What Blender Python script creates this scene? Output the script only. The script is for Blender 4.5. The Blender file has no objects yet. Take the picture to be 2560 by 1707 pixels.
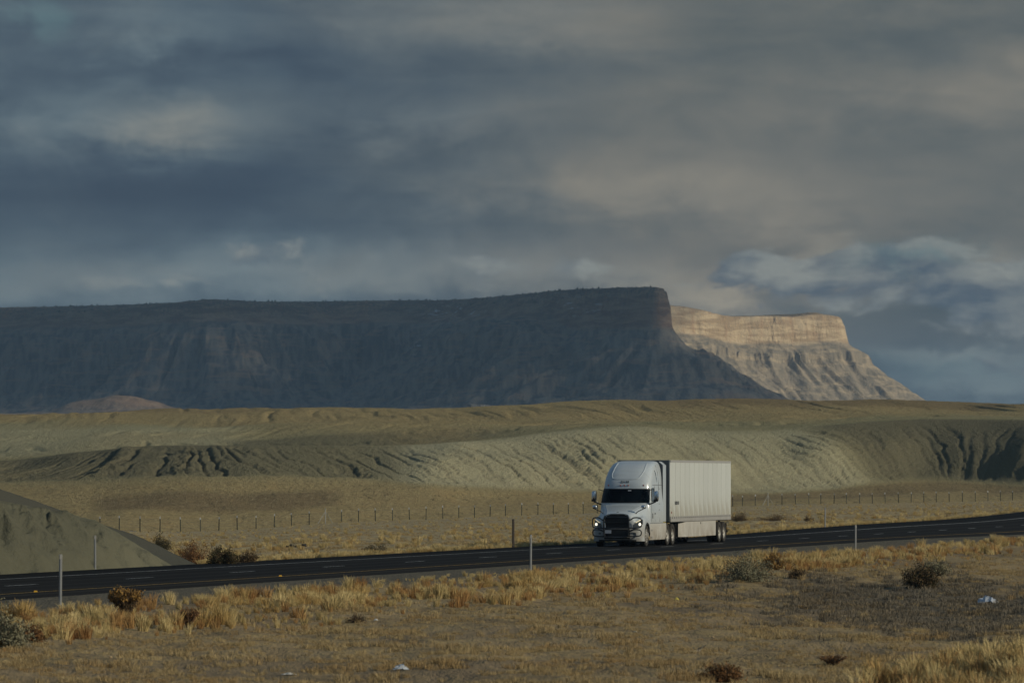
import bpy, bmesh, math, random
import numpy as np
from mathutils import Vector, Matrix

random.seed(7)
RNG = np.random.default_rng(11)
sc = bpy.context.scene
COL = sc.collection
rad = math.radians

# ------------------------------------------------------------------ camera
F = 13570.0            # focal length in photograph pixels (2560 wide)
HZ = 1194.0            # image row of eye level
CZ = 3.335             # camera height above the road
cd = bpy.data.cameras.new('camera')
cam = bpy.data.objects.new('camera', cd); COL.objects.link(cam)
cam.location = (0, 0, CZ); cam.rotation_euler = (rad(90), 0, 0)
cd.sensor_width = 36.0; cd.lens = 36.0 * F / 2560.0
cd.shift_y = (HZ - 853.5) / 2560.0
cd.clip_start = 1.0; cd.clip_end = 60000.0
cd.dof.use_dof = True; cd.dof.focus_distance = 262.0; cd.dof.aperture_fstop = 4.5
sc.camera = cam

# ------------------------------------------------------------------ light
SUN_EL, SUN_AZ = rad(21.0), rad(109.0)      # azimuth clockwise from +Y (the view direction)
S = Vector((math.sin(SUN_AZ) * math.cos(SUN_EL), math.cos(SUN_AZ) * math.cos(SUN_EL), math.sin(SUN_EL)))
ld = bpy.data.lights.new('sun', 'SUN'); ld.energy = 4.9; ld.angle = rad(0.6); ld.color = (1.0, 0.90, 0.70)
sun = bpy.data.objects.new('sun', ld); COL.objects.link(sun)
sun.location = (400, -150, 300); sun.rotation_euler = S.to_track_quat('Z', 'Y').to_euler()
EXPO = -0.9
sc.view_settings.view_transform = 'Standard'; sc.view_settings.look = 'None'
sc.view_settings.exposure = EXPO; sc.view_settings.gamma = 1.0
sc.view_settings.use_curve_mapping = False
sc.cycles.use_denoising = True
sc.cycles.max_bounces = 6; sc.cycles.transparent_max_bounces = 12; sc.cycles.volume_bounces = 0

def lin(r, g, b):
    f = lambda c: c / 12.92 if c <= 0.04045 else ((c + 0.055) / 1.055) ** 2.4
    return tuple(f(c / 255.0) for c in (r, g, b))

class NT:
    """tiny node-graph writer"""
    def __init__(s, nt): s.nt = nt
    def add(s, t, **kw):
        n = s.nt.nodes.new(t)
        for k, v in kw.items(): setattr(n, k, v)
        return n
    def put(s, sock, v):
        if v is None: return
        if isinstance(v, bpy.types.NodeSocket): s.nt.links.new(v, sock)
        else:
            try: sock.default_value = v
            except Exception: sock.default_value = (*v, 1.0)
    def m(s, op, a, b=None, c=None, clamp=False):
        n = s.add('ShaderNodeMath', operation=op, use_clamp=clamp)
        s.put(n.inputs[0], a); s.put(n.inputs[1], b); s.put(n.inputs[2], c)
        return n.outputs[0]
    def vm(s, op, a, b=None):
        n = s.add('ShaderNodeVectorMath', operation=op); s.put(n.inputs[0], a); s.put(n.inputs[1], b)
        return n.outputs[0]
    def xyz(s, v):
        n = s.add('ShaderNodeSeparateXYZ'); s.put(n.inputs[0], v); return n.outputs
    def comb(s, x, y, z):
        n = s.add('ShaderNodeCombineXYZ'); s.put(n.inputs[0], x); s.put(n.inputs[1], y); s.put(n.inputs[2], z); return n.outputs[0]
    def noise(s, vec, scale=1.0, detail=3.0, rough=0.5, dist=0.0):
        n = s.add('ShaderNodeTexNoise'); s.put(n.inputs['Vector'], vec)
        n.inputs['Scale'].default_value = scale; n.inputs['Detail'].default_value = detail
        n.inputs['Roughness'].default_value = rough; n.inputs['Distortion'].default_value = dist
        return n.outputs['Fac']
    def voro(s, vec, scale=1.0, feat='F1'):
        n = s.add('ShaderNodeTexVoronoi', feature=feat); s.put(n.inputs['Vector'], vec); n.inputs['Scale'].default_value = scale
        return n.outputs['Distance']
    def mix(s, f, a, b):
        n = s.add('ShaderNodeMix', data_type='RGBA'); s.put(n.inputs[0], f); s.put(n.inputs[6], a); s.put(n.inputs[7], b)
        return n.outputs[2]
    def mixf(s, f, a, b):
        n = s.add('ShaderNodeMix', data_type='FLOAT'); s.put(n.inputs[0], f); s.put(n.inputs[2], a); s.put(n.inputs[3], b)
        return n.outputs[0]
    def ss(s, v, lo, hi):
        n = s.add('ShaderNodeMapRange', interpolation_type='SMOOTHSTEP'); s.put(n.inputs[0], v)
        n.inputs[1].default_value = lo; n.inputs[2].default_value = hi
        return n.outputs[0]
    def bump(s, h, strength=0.5, dist=0.1):
        n = s.add('ShaderNodeBump'); s.put(n.inputs['Height'], h)
        n.inputs['Strength'].default_value = strength; n.inputs['Distance'].default_value = dist
        return n.outputs[0]
    def attr(s, name):
        return s.add('ShaderNodeAttribute', attribute_name=name).outputs['Fac']
    def pos(s): return s.add('ShaderNodeNewGeometry').outputs['Position']
    def nrm(s): return s.add('ShaderNodeNewGeometry').outputs['Normal']
    def obj(s): return s.add('ShaderNodeTexCoord').outputs['Object']
    def rnd(s): return s.add('ShaderNodeObjectInfo').outputs['Random']

# ------------------------------------------------------------------ sky
def build_sky():
    w = bpy.data.worlds.new('World'); sc.world = w; w.use_nodes = True
    nt = w.node_tree; nt.nodes.clear(); g = NT(nt)
    STR = 0.10
    K = 1.0 / (2 ** EXPO) / STR                      # display-linear colour -> background colour
    d = g.add('ShaderNodeTexCoord').outputs['Generated']
    x, y, z = g.xyz(d)[:3]
    az = g.m('ARCTAN2', x, y); el = g.m('ARCSINE', z)
    u = g.m('MULTIPLY', az, F / 100.0)               # hundreds of photograph pixels, right of the view axis
    v = g.m('MULTIPLY', el, F / 100.0)               # ... above eye level
    sky = g.add('ShaderNodeTexSky', sky_type='NISHITA', sun_disc=False)
    sky.sun_elevation = SUN_EL; sky.sun_rotation = SUN_AZ; sky.altitude = 1400.0
    sky.air_density = 1.0; sky.dust_density = 1.5; sky.ozone_density = 1.5
    # cloud texture: long flat banks, softened, with a finer billow on top
    p1 = g.comb(g.m('MULTIPLY', u, 0.055), g.m('MULTIPLY', v, 0.24), 3.1)
    p2 = g.comb(g.m('MULTIPLY', u, 0.16), g.m('MULTIPLY', v, 0.42), 7.7)
    p3 = g.comb(g.m('MULTIPLY', u, 0.42), g.m('MULTIPLY', v, 0.75), 1.3)
    n1 = g.noise(p1, 1.0, 4.0, 0.5, 0.6); n2 = g.noise(p2, 1.0, 5.0, 0.55, 0.5); n3 = g.noise(p3, 1.0, 6.0, 0.6, 0.4)
    p4 = g.comb(g.m('MULTIPLY', u, 0.62), g.m('MULTIPLY', v, 0.95), 9.2); n4 = g.noise(p4, 1.0, 8.0, 0.58, 0.3)
    p5 = g.comb(g.m('MULTIPLY', u, 0.10), g.m('MULTIPLY', v, 0.85), 4.4); n5 = g.noise(p5, 1.0, 5.0, 0.5, 0.5)
    wu = g.m('ADD', u, g.m('ADD', g.m('MULTIPLY', g.m('SUBTRACT', n3, 0.5), 3.2), g.m('MULTIPLY', g.m('SUBTRACT', n4, 0.5), 1.6)))
    wv = g.m('ADD', v, g.m('ADD', g.m('MULTIPLY', g.m('SUBTRACT', n2, 0.5), 2.0), g.m('MULTIPLY', g.m('SUBTRACT', n4, 0.5), 1.5)))
    def blob(px, py, rx, ry, amp, sharp=False):
        cu, cv = (px - 1280) / 100.0, (HZ - py) / 100.0
        a = g.m('DIVIDE', g.m('SUBTRACT', wu, cu), rx / 100.0); b = g.m('DIVIDE', g.m('SUBTRACT', wv, cv), ry / 100.0)
        r2 = g.m('ADD', g.m('MULTIPLY', a, a), g.m('MULTIPLY', b, b))
        if sharp: return g.m('MULTIPLY', g.m('SUBTRACT', 1.0, g.ss(r2, 0.45, 1.5)), amp)
        return g.m('MULTIPLY', g.m('EXPONENT', g.m('MULTIPLY', r2, -1.0)), amp)
    def total(lst):
        t = lst[0]
        for q in lst[1:]: t = g.m('ADD', t, q)
        return t
    bright = total([g.m('MULTIPLY', g.m('SUBTRACT', n1, 0.5), 0.55), g.m('MULTIPLY', g.m('SUBTRACT', n2, 0.5), 0.34),
                    g.m('MULTIPLY', g.m('SUBTRACT', n3, 0.5), 0.30),
                    g.m('MULTIPLY', g.m('SUBTRACT', g.ss(n5, 0.38, 0.62), 0.5), 0.07), g.m('MULTIPLY', g.m('SUBTRACT', n4, 0.5), g.mixf(g.ss(v, 8.0, 4.5), 0.12, 0.28)),
                    blob(430, 320, 190, 75, 0.34), blob(110, 300, 170, 90, 0.12), blob(480, 90, 170, 60, 0.14),
                    blob(1330, 60, 360, 90, 0.18), blob(2250, 260, 420, 50, 0.10),
                    blob(350, 190, 420, 38, -0.10), blob(650, 500, 560, 110, -0.26), blob(150, 470, 320, 100, -0.10), blob(880, 380, 260, 50, -0.12),
                    blob(1700, 500, 520, 100, 0.26), blob(1180, 300, 240, 50, 0.10), blob(1850, 190, 420, 90, -0.06), blob(1250, 590, 400, 40, -0.06),
                    blob(700, 690, 900, 60, 0.22), blob(1650, 720, 460, 50, 0.20), blob(1840, 720, 130, 32, 0.20),
                    blob(2070, 640, 95, 44, 0.24), blob(1990, 690, 130, 30, 0.12), blob(2520, 700, 95, 80, 0.30), blob(2350, 765, 130, 60, -0.24), blob(2200, 705, 60, 24, 0.16), blob(2380, 860, 260, 30, -0.10), blob(2430, 905, 200, 22, 0.22), blob(2130, 800, 220, 45, -0.10),
                    blob(2450, 965, 260, 40, 0.26)])
    warm = g.m('ADD', g.ss(u, -9.0, 7.0), g.m('MULTIPLY', g.m('SUBTRACT', n2, 0.5), 0.9))
    warm = g.m('ADD', warm, g.m('ADD', blob(1700, 480, 520, 120, 0.45), blob(430, 320, 170, 70, 0.45)))
    warm = g.m('SUBTRACT', warm, g.ss(v, 4.9, 2.2), None, True)
    bt = g.m('ADD', bright, 0.42, None, True)
    def ramp(cols):
        r = g.add('ShaderNodeValToRGB'); r.color_ramp.interpolation = 'B_SPLINE'
        while len(r.color_ramp.elements) < len(cols): r.color_ramp.elements.new(0.5)
        for e, (p, c) in zip(r.color_ramp.elements, cols):
            e.position = p; e.color = (*lin(*c), 1)
        return r
    rc = ramp([(0.0, (50, 62, 78)), (0.3, (66, 80, 94)), (0.6, (100, 116, 124)), (1.0, (150, 160, 158))]); g.put(rc.inputs[0], bt)
    rw = ramp([(0.0, (62, 70, 74)), (0.3, (88, 97, 98)), (0.6, (127, 123, 114)), (1.0, (180, 170, 148))]); g.put(rw.inputs[0], bt)
    cloud = g.vm('MULTIPLY', g.mix(warm, rc.outputs[0], rw.outputs[0]), (K, K, K))
    # gaps of clear blue between the banks
    blue = [k for k in (blob(2290, 655, 160, 26, 0.65), blob(2160, 685, 50, 18, 0.3), blob(105, 40, 60, 45, 0.5), blob(2380, 930, 260, 40, 0.2))]
    gap = g.m('MINIMUM', total(blue), 1.0)
    clear = g.mix(0.0, tuple(q * K for q in lin(104, 132, 136)), (0, 0, 0))
    cloud = g.mix(gap, cloud, clear)
    # cumulus low over the horizon: lit from the right, flat grey below
    def cum(du, dv): return g.noise(g.comb(g.m('MULTIPLY', g.m('ADD', u, du), 0.34), g.m('MULTIPLY', g.m('ADD', v, dv), 0.62), 21.7), 1.0, 7.0, 0.56, 0.25)
    c0 = cum(0.0, 0.0); c1 = cum(0.55, 0.42)
    bias = total([blob(2430, 740, 260, 110, 0.30), blob(2000, 690, 260, 70, 0.22), blob(1500, 690, 500, 60, 0.10), blob(700, 690, 700, 60, 0.13), blob(2480, 930, 200, 30, 0.12)])
    cm = g.m('MULTIPLY', g.ss(g.m('ADD', c0, bias), 0.60, 0.72), g.m('MULTIPLY', g.ss(bias, 0.03, 0.12), g.m('SUBTRACT', 0.85, g.m('MULTIPLY', gap, 0.7))))
    lit = g.m('ADD', 0.45, g.m('MULTIPLY', g.m('SUBTRACT', c0, c1), 4.2), None, True)
    cc = g.mix(lit, tuple(q * K for q in lin(78, 93, 108)), tuple(q * K for q in lin(150, 154, 148)))
    cloud = g.mix(cm, cloud, cc)
    # higher up the cover is broken: clear sky between bright cloud
    up = g.m('MULTIPLY', g.ss(el, 0.10, 0.55), g.ss(g.noise(d, 3.2, 4.0, 0.55), 0.40, 0.58))
    hi = g.mix(g.ss(el, 0.10, 0.5), cloud, tuple(q * K for q in lin(96, 122, 140)))
    out = g.mix(up, hi, sky.outputs[0])
    bg = g.add('ShaderNodeBackground'); g.put(bg.inputs[0], out); bg.inputs[1].default_value = STR
    wo = g.add('ShaderNodeOutputWorld'); nt.links.new(bg.outputs[0], wo.inputs[0])
build_sky()

# ------------------------------------------------------------------ helpers
def smooth(a, b, v):
    t = np.clip((v - a) / (b - a), 0, 1); return t * t * (3 - 2 * t)

def _hash(ix, iy, seed):
    h = (ix.astype(np.int64) * 374761393 + iy.astype(np.int64) * 668265263 + seed * 2147483647) & 0xffffffff
    h = ((h ^ (h >> 13)) * 1274126177) & 0xffffffff
    return ((h ^ (h >> 16)) & 0xffff) / 65535.0 * 2 * np.pi

def perlin(x, y, seed=0):
    x, y = np.broadcast_arrays(np.asarray(x, float), np.asarray(y, float))
    ix, iy = np.floor(x), np.floor(y); fx, fy = x - ix, y - iy
    ux, uy = fx ** 3 * (fx * (fx * 6 - 15) + 10), fy ** 3 * (fy * (fy * 6 - 15) + 10)
    def gr(dx, dy):
        a = _hash(ix + dx, iy + dy, seed); return np.cos(a) * (fx - dx) + np.sin(a) * (fy - dy)
    a = gr(0, 0) + ux * (gr(1, 0) - gr(0, 0)); b = gr(0, 1) + ux * (gr(1, 1) - gr(0, 1))
    return (a + uy * (b - a)) * 1.5

def fbm(x, y, seed=0, octv=4, gain=0.5):
    t = 0; a = 1.0; fr = 1.0
    for k in range(octv):
        t = t + a * perlin(x * fr, y * fr, seed + k * 17); a *= gain; fr *= 2.03
    return t

def ridged(x, y, seed=0, octv=3, sharp=1.0):
    t = 0; a = 1.0; fr = 1.0; tot = 0
    for k in range(octv):
        t = t + a * (1 - np.abs(perlin(x * fr, y * fr, seed + k * 31))) ** sharp; tot += a; a *= 0.5; fr *= 2.1
    return t / tot

def pchip(xk, yk, x):
    xk = np.asarray(xk, float); yk = np.asarray(yk, float)
    h = np.diff(xk); dl = np.diff(yk) / h; n = len(xk); m = np.zeros(n)
    for i in range(1, n - 1):
        if dl[i - 1] * dl[i] > 0:
            w1, w2 = 2 * h[i] + h[i - 1], h[i] + 2 * h[i - 1]
            m[i] = (w1 + w2) / (w1 / dl[i - 1] + w2 / dl[i])
    m[0], m[-1] = dl[0], dl[-1]
    x = np.clip(x, xk[0], xk[-1]); i = np.clip(np.searchsorted(xk, x) - 1, 0, n - 2)
    t = (x - xk[i]) / h[i]; t2, t3 = t * t, t ** 3
    return (2 * t3 - 3 * t2 + 1) * yk[i] + (t3 - 2 * t2 + t) * h[i] * m[i] + (-2 * t3 + 3 * t2) * yk[i + 1] + (t3 - t2) * h[i] * m[i + 1]

def zi(yimg, Y): return CZ + (HZ - yimg) * Y / F            # height of a point seen in row yimg at depth Y
def xi(ximg, Y): return (ximg - 1280.0) * Y / F

def tag(o, label=None, cat=None, group=None, kind=None):
    if label: o['label'] = label
    if cat: o['category'] = cat
    if group: o['group'] = group
    if kind: o['kind'] = kind
    return o

def link(name, me, mat=None, parent=None, loc=None, smooth_f=False):
    o = bpy.data.objects.new(name, me); COL.objects.link(o)
    if mat is not None and not me.materials: me.materials.append(mat)
    if parent is not None: o.parent = parent
    if loc is not None: o.location = loc
    if smooth_f: me.polygons.foreach_set('use_smooth', np.ones(len(me.polygons), bool))
    return o

def empty(name, loc=(0, 0, 0), rz=0.0):
    o = bpy.data.objects.new(name, None); COL.objects.link(o); o.location = loc; o.rotation_euler = (0, 0, rz)
    o.empty_display_size = 0.3
    return o

def mesh_np(name, V, Q, attrs=None, sm=True):
    """V (n,3), Q (m,4) or (m,3) index array"""
    me = bpy.data.meshes.new(name); V = np.asarray(V, np.float32); Q = np.asarray(Q, np.int32)
    me.vertices.add(len(V)); me.vertices.foreach_set('co', V.ravel())
    k = Q.shape[1]; me.loops.add(Q.size); me.loops.foreach_set('vertex_index', Q.ravel())
    me.polygons.add(len(Q)); me.polygons.foreach_set('loop_start', np.arange(0, Q.size, k, dtype=np.int32))
    if sm: me.polygons.foreach_set('use_smooth', np.ones(len(Q), bool))
    for n, a in (attrs or {}).items():
        at = me.attributes.new(n, 'FLOAT', 'POINT'); at.data.foreach_set('value', np.asarray(a, np.float32).ravel())
    me.update(calc_edges=True); me.validate()
    return me

def grid_mesh(name, P, attrs=None, flip=False):
    nr, nc = P.shape[:2]; idx = np.arange(nr * nc).reshape(nr, nc)
    a, b, c, d = idx[:-1, :-1], idx[:-1, 1:], idx[1:, 1:], idx[1:, :-1]
    Q = np.stack([a, b, c, d] if not flip else [a, d, c, b], -1).reshape(-1, 4)
    return mesh_np(name, P.reshape(-1, 3), Q, attrs)

def mat(name, col=(0.5, 0.5, 0.5), rough=0.6, metal=0.0, spec=0.5, coat=0.0, emit=None, es=0.0):
    m = bpy.data.materials.new(name); m.use_nodes = True
    b = m.node_tree.nodes['Principled BSDF']
    b.inputs['Base Color'].default_value = (*col, 1); b.inputs['Roughness'].default_value = rough
    b.inputs['Metallic'].default_value = metal; b.inputs['Specular IOR Level'].default_value = spec
    b.inputs['Coat Weight'].default_value = coat; b.inputs['Coat Roughness'].default_value = 0.08
    if emit: b.inputs['Emission Color'].default_value = (*emit, 1); b.inputs['Emission Strength'].default_value = es
    return m, NT(m.node_tree), b

# ------------------------------------------------------------------ road geometry
PSI = rad(13.53)
RD = np.array([math.sin(PSI), math.cos(PSI)]); RN = np.array([-math.cos(PSI), math.sin(PSI)])   # along (away), towards the far side
RP = np.array([7.18, 262.0])
def road_z(s, off):
    tilt = 0.045 * smooth(25, 110, s)
    return tilt * off + np.where(s > 110, (np.clip(s, 110, 330) - 110) ** 2 * 1e-4, 0.0)
def so(X, Y):
    dx, dy = X - RP[0], Y - RP[1]
    return dx * RD[0] + dy * RD[1], dx * RN[0] + dy * RN[1]
def road_pt(s, off):
    p = RP + s * RD + off * RN; return p[0], p[1]
def col_depth(px, off):
    """depth at which the line at offset off crosses image column px"""
    t = (px - 1280.0) / F; q0, q1 = RP[0] + off * RN[0], RP[1] + off * RN[1]
    s = -(q0 - t * q1) / (RD[0] - t * RD[1]); return q1 + s * RD[1]

# ------------------------------------------------------------------ terrain: knots along image columns (world positions)
FE = 6.7      # far pavement edge
NE = -5.2     # near pavement edge
fpx = np.array([-2600, -600, 0, 300, 450, 640, 770, 860, 1025, 1186, 1345, 1458, 1650, 1832, 1989, 2181, 2340, 2531, 3100, 5200.])
fy = np.array([1345, 1340, 1332, 1326, 1330, 1322, 1312, 1306, 1300, 1293, 1286.5, 1284, 1274, 1266, 1260.5, 1258, 1255.5, 1251.5, 1247, 1240.])
fpY = np.array([-2600, -600, 300, 1100, 1458, 1900, 2560, 3200, 5200.]); fYv = np.array([430, 460, 506, 600, 650, 690, 745, 800, 900.])
def fenceY(px): return np.interp(px, fpY, fYv)
def fencey(px): return np.interp(px, fpx, fy)
def fence_z(px): Y = fenceY(px); return zi(fencey(px), Y)

def near_z(X, Y):
    px = 1280 + F * X / Y
    s, off = so(X, Y)
    zr = road_z(s, np.clip(off, NE, FE))
    o = NE - off
    rough = 0.10 * fbm(X / 3.1, Y / 7.0, 5, 4) + 0.16 * perlin(X / 9.0, Y / 23.0, 9)
    field = -0.42 + rough - 0.22 * smooth(20, 45, o) * smooth(-4, 9, X) + 0.16 * smooth(30, 60, o) * smooth(2, -8, X)
    # hollow and bank on the right of the foreground
    field = field + 0.85 * np.exp(-(((X - 11.5) / 4.5) ** 2 + ((Y - 95) / 9.0) ** 2))
    field = field - 0.45 * np.exp(-(((X - 12.0) / 5.0) ** 2 + ((Y - 165) / 28.0) ** 2)) + 0.25 * np.exp(-(((X - 9.5) / 4.0) ** 2 + ((Y - 205) / 16.0) ** 2))
    w = smooth(1.5, 12, o)
    zn = (zr - 0.05 - 0.05 * np.clip(o, 0, 4)) * (1 - w) + field * w
    # far side
    q = off - FE
    Yf = fenceY(px); zf = fence_z(px); Ye = np.minimum(col_depth(np.minimum(px, 3300), FE), Yf - 25)
    t = np.clip((Y - Ye) / (Yf - Ye), 0, 1)
    se, _ = so(xi(px, Ye), Ye); ze = road_z(np.clip(se, -400, 300), FE)
    zb = zr * (1 - smooth(0.0, 4.0, q)) + ze * smooth(0.0, 4.0, q)
    zfar = (zb - 0.05) * (1 - t) + zf * t - 0.35 * smooth(0, 7, q) * (1 - t) + (0.10 * fbm(X / 2.6, Y / 9.0, 21, 4) + 0.12 * perlin(X / 8.0, Y / 30.0, 4)) * smooth(1, 10, q) * (1 - 0.6 * t)
    return np.where(off < NE, zn, np.where(off > FE, zfar, zr - 0.05))

def hollow_shade(X, Y):  # mask of the hollow's shade, put into soil colour and tufts
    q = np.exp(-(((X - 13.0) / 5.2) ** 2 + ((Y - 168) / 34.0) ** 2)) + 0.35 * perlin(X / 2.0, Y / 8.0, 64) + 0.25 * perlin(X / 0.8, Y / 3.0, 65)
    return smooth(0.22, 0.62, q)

HPX = [-2600, -600, 0, 200, 430, 640, 860, 960, 1030, 1215, 1400, 1580, 1760, 1900, 2050, 2200, 2330, 2450, 2560, 2800, 3100, 5200]
TOE_y = [1215, 1212, 1206, 1203, 1193, 1192, 1196, 1202, 1210, 1221, 1228, 1230, 1233, 1233, 1226, 1208, 1200, 1206, 1212, 1214, 1215, 1218]
TOE_Y = [560, 580, 618, 615, 614, 622, 638, 644, 644, 664, 684, 706, 728, 740, 756, 776, 790, 784, 773, 764, 780, 850]
CR_y = [1180, 1165, 1152, 1130, 1113, 1113, 1114, 1114, 1112, 1100, 1078, 1066, 1078, 1078, 1064, 1052, 1047, 1048, 1049, 1055, 1060, 1060]
CR_d = [26, 26, 24, 24, 26, 26, 24, 24, 26, 27, 28, 28, 27, 27, 27, 27, 26, 28, 30, 34, 36, 36]
D3_y = [1172, 1160, 1147, 1136, 1126, 1117, 1115, 1114, 1112, 1099, 1075, 1060, 1066, 1064, 1054, 1046, 1043, 1043, 1044, 1048, 1050, 1050]
R4_y = [1120, 1110, 1104, 1102, 1100, 1098, 1088, 1083, 1080, 1073, 1063, 1052, 1050, 1048, 1044, 1040, 1038.5, 1038, 1038, 1042, 1044, 1044]
S5_y = [1080, 1074, 1068, 1067, 1066, 1063, 1058, 1056, 1055, 1052, 1047, 1042, 1039, 1037, 1036, 1035, 1034.5, 1034, 1034, 1036, 1036, 1036]
BC_x = [-2600, -600, 0, 300, 560, 860, 1200, 1400, 1700, 1900, 2130, 2300, 2400, 2560, 3100, 5200]
BC_y = [1050, 1046, 1042, 1034, 1029, 1022, 1016, 1012, 1005.5, 1002, 999.5, 1003.5, 1007, 1003, 1000, 1000]
def lerpk(k, px): return pchip(HPX, k, px)

cols = np.concatenate([np.linspace(-2600, -130, 40)[:-1], np.arange(-130, 2690, 4.6), np.linspace(2690, 5200, 40)[1:]])
NC = len(cols)
def build_ground():
    px = cols
    Yf = fenceY(px)
    # near sheet
    ta = np.concatenate([np.linspace(62, 180, 190)[:-1]])
    rows = [np.broadcast_to(y, (NC,)) for y in ta]
    for t in np.linspace(0, 1, 300): rows.append(180 + (Yf - 180) * t)
    Y = np.array(rows); X = xi(px[None, :], Y); Z = near_z(X, Y)
    s, off = so(X, Y)
    grav = smooth(-9.0, -7.4, off + 0.8 * perlin(X / 1.7, Y / 6, 3)) * smooth(9.5, 7.5, off)
    me = grid_mesh('ground', np.stack([X, Y, Z], -1), {'gravel': grav, 'far': smooth(8, 14, off), 'painted_shade': hollow_shade(X, Y)})
    g = link('ground', me, M['field']); tag(g, 'dry brown field of sparse grass on both sides of the highway', kind='structure')
    # badland hills
    ty, tY = lerpk(TOE_y, px), lerpk(TOE_Y, px); cy, cdp = lerpk(CR_y, px), lerpk(CR_d, px)
    cdp = cdp * 2.1
    K = np.stack([Yf, tY, tY + 0.42 * cdp, tY + cdp, tY + cdp + 45, tY + cdp + 75, tY + cdp + 125, np.full(NC, 1080.), np.full(NC, 1400.)])
    bc = pchip(BC_x, BC_y, px)
    yk = np.stack([fencey(px), ty, ty + (0.64 + 0.10 * perlin(px / 170.0, px * 0, 3)) * (cy - ty), cy, lerpk(D3_y, px), lerpk(R4_y, px), lerpk(S5_y, px), bc, bc + 34])
    ZK = zi(yk, K)
    counts = [70, 130, 90, 55, 45, 60, 150, 30]
    Yr, Tr = [], []
    for k, n in enumerate(counts):
        for t in np.linspace(0, 1, n, endpoint=(k == len(counts) - 1)):
            Yr.append(K[k] * (1 - t) + K[k + 1] * t); Tr.append(np.full(NC, k + t if k < 1 else (1 + 0.5 * t if k == 1 else (1.5 + 0.5 * t if k == 2 else k - 1 + t))))
    Y = np.array(Yr); T = np.array(Tr); X = xi(px[None, :], Y); Z = np.empty_like(Y)
    for j in range(NC): Z[:, j] = pchip(K[:, j], ZK[:, j], Y[:, j])
    P2 = np.broadcast_to(px[None, :], Y.shape)
    # slope parameter on the front face, 0 at the toe 1 at the crest
    t = np.clip(T - 1, 0, 1); face = smooth(0.0, 0.16, t) * smooth(1.0, 0.72, t) * (T > 1) * (T < 2)
    skew = np.interp(P2, [-600, 0, 250, 420, 640, 900, 1000, 1200, 1700, 2000, 2150, 2330, 2480, 2700], [-11, -11, -6, 2, 8, 9, 9, 10, 11, 11, 10, 3, -9, -12])
    wob = 0.55 * fbm(X / 2.6, t * 6.0, 41, 3) + 0.9 * perlin(X / 9.0, t * 2.0, 42)
    skew = skew * 1.25
    U = X + skew * (t - 0.5) + wob
    def gl(w, k, seed, thr, off_=0.0): return np.clip((ridged((U + off_) / w, t * k, seed, 1) - thr) / (1 - thr), 0, 1)
    strength = np.interp(P2, [-600, 0, 420, 640, 900, 1000, 1080, 1200, 1450, 1600, 1800, 1950, 2080, 2250, 2450, 2560, 2900], [.7, .75, .8, .85, .75, .55, .42, .5, .7, .8, .6, .55, .65, .6, .5, .45, .5])
    strength = strength * (0.8 + 0.6 * perlin(X / 7, t * 1.1, 8))
    gate = smooth(-0.3, 0.25, perlin(X / 4.5, t * 1.6, 88))
    cut = 0.50 * gl(3.2, 0.15, 3, 0.86) * smooth(1.0, 0.55, t) + 0.26 * gate * gl(1.35, 0.3, 13, 0.84, 0.5 * wob) * smooth(1.02, 0.8, t) + 0.10 * gl(0.62, 0.7, 23, 0.78)
    dz = -cut * face * strength * 1.15
    dz += face * (0.75 * fbm((X + skew * t) / 9.0, t * 1.2, 66, 2)) + face * 0.055 * fbm(X / 0.45, t * 30, 67, 3)
    # fainter rills on the slopes behind, and soft swells everywhere
    for k0, k1, amp, sk, seed in ((3.0, 4.0, 0.55, 5, 71), (4.0, 5.0, 0.38, -10, 81), (5.0, 6.0, 0.55, 12, 91)):
        tt = np.clip((T - k0) / (k1 - k0), 0, 1); f2 = np.sin(np.pi * tt) ** 0.8 * (T > k0) * (T < k1)
        pat = np.clip(ridged((X + sk * tt + fbm(X / 9, tt * 2, seed + 5, 2) * 2) / 4.5, tt * 0.8, seed, 2) - 0.62, 0, 1) * 2.4
        dz -= amp * f2 * pat * smooth(-0.15, 0.35, perlin(X / 18, tt * 1.5, seed + 3) + 0.15)
    dz += smooth(2.2, 4.5, T) * smooth(7, 6.2, T) * (0.85 * perlin(X / 30, Y / 120, 51) + 0.35 * perlin(X / 13, Y / 45, 52))
    flat = 1 - face
    dz += flat * 0.05 * fbm(X / 0.9, Y / 4.0, 61, 3) + (T < 1) * smooth(0, .25, T) * smooth(1, .75, T) * 0.35 * fbm(X / 11, Y / 28, 62, 2)
    dz += (T > 5.0) * (T < 6.2) * 0.10 * np.abs(fbm(X / 0.8, Y / 6.0, 63, 3))
    edge0 = smooth(0, 0.06, T)
    Z = Z + dz * edge0
    veg = np.clip(smooth(1.12, 0.85, T) + 0.9 * smooth(5.0, 5.25, T + 0.15 * perlin(X / 16, Y / 60, 5)) + 0.30 * smooth(2.0, 2.6, T) * smooth(-0.1, 0.5, perlin(X / 20, Y / 50, 15)) + 0.75 * smooth(3.6, 4.6, T + 0.3 * perlin(X / 12, Y / 40, 25)) * smooth(500, 850, P2), 0, 1)
    brown = np.clip(smooth(0.30, 0.42, T) * smooth(0.80, 0.66, T) * smooth(-0.1, 0.3, np.sin((P2 - 220) / 640 * np.pi) * (P2 < 880)) + smooth(0.45, .6, T) * smooth(1, .9, T) * (P2 > 1500) * 0.7
                    + 0.85 * smooth(5.35, 5.6, T + 0.1 * perlin(X / 14, Y / 50, 6)) * smooth(1450, 1800, P2) + 0.55 * smooth(5.25, 5.6, T) * smooth(900, 500, P2), 0, 1)
    QP = np.where(P2 > 1800, P2 - 200 * (1 - np.clip(T - 1, 0, 1)), P2)        # the right spur runs down to the right
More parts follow.
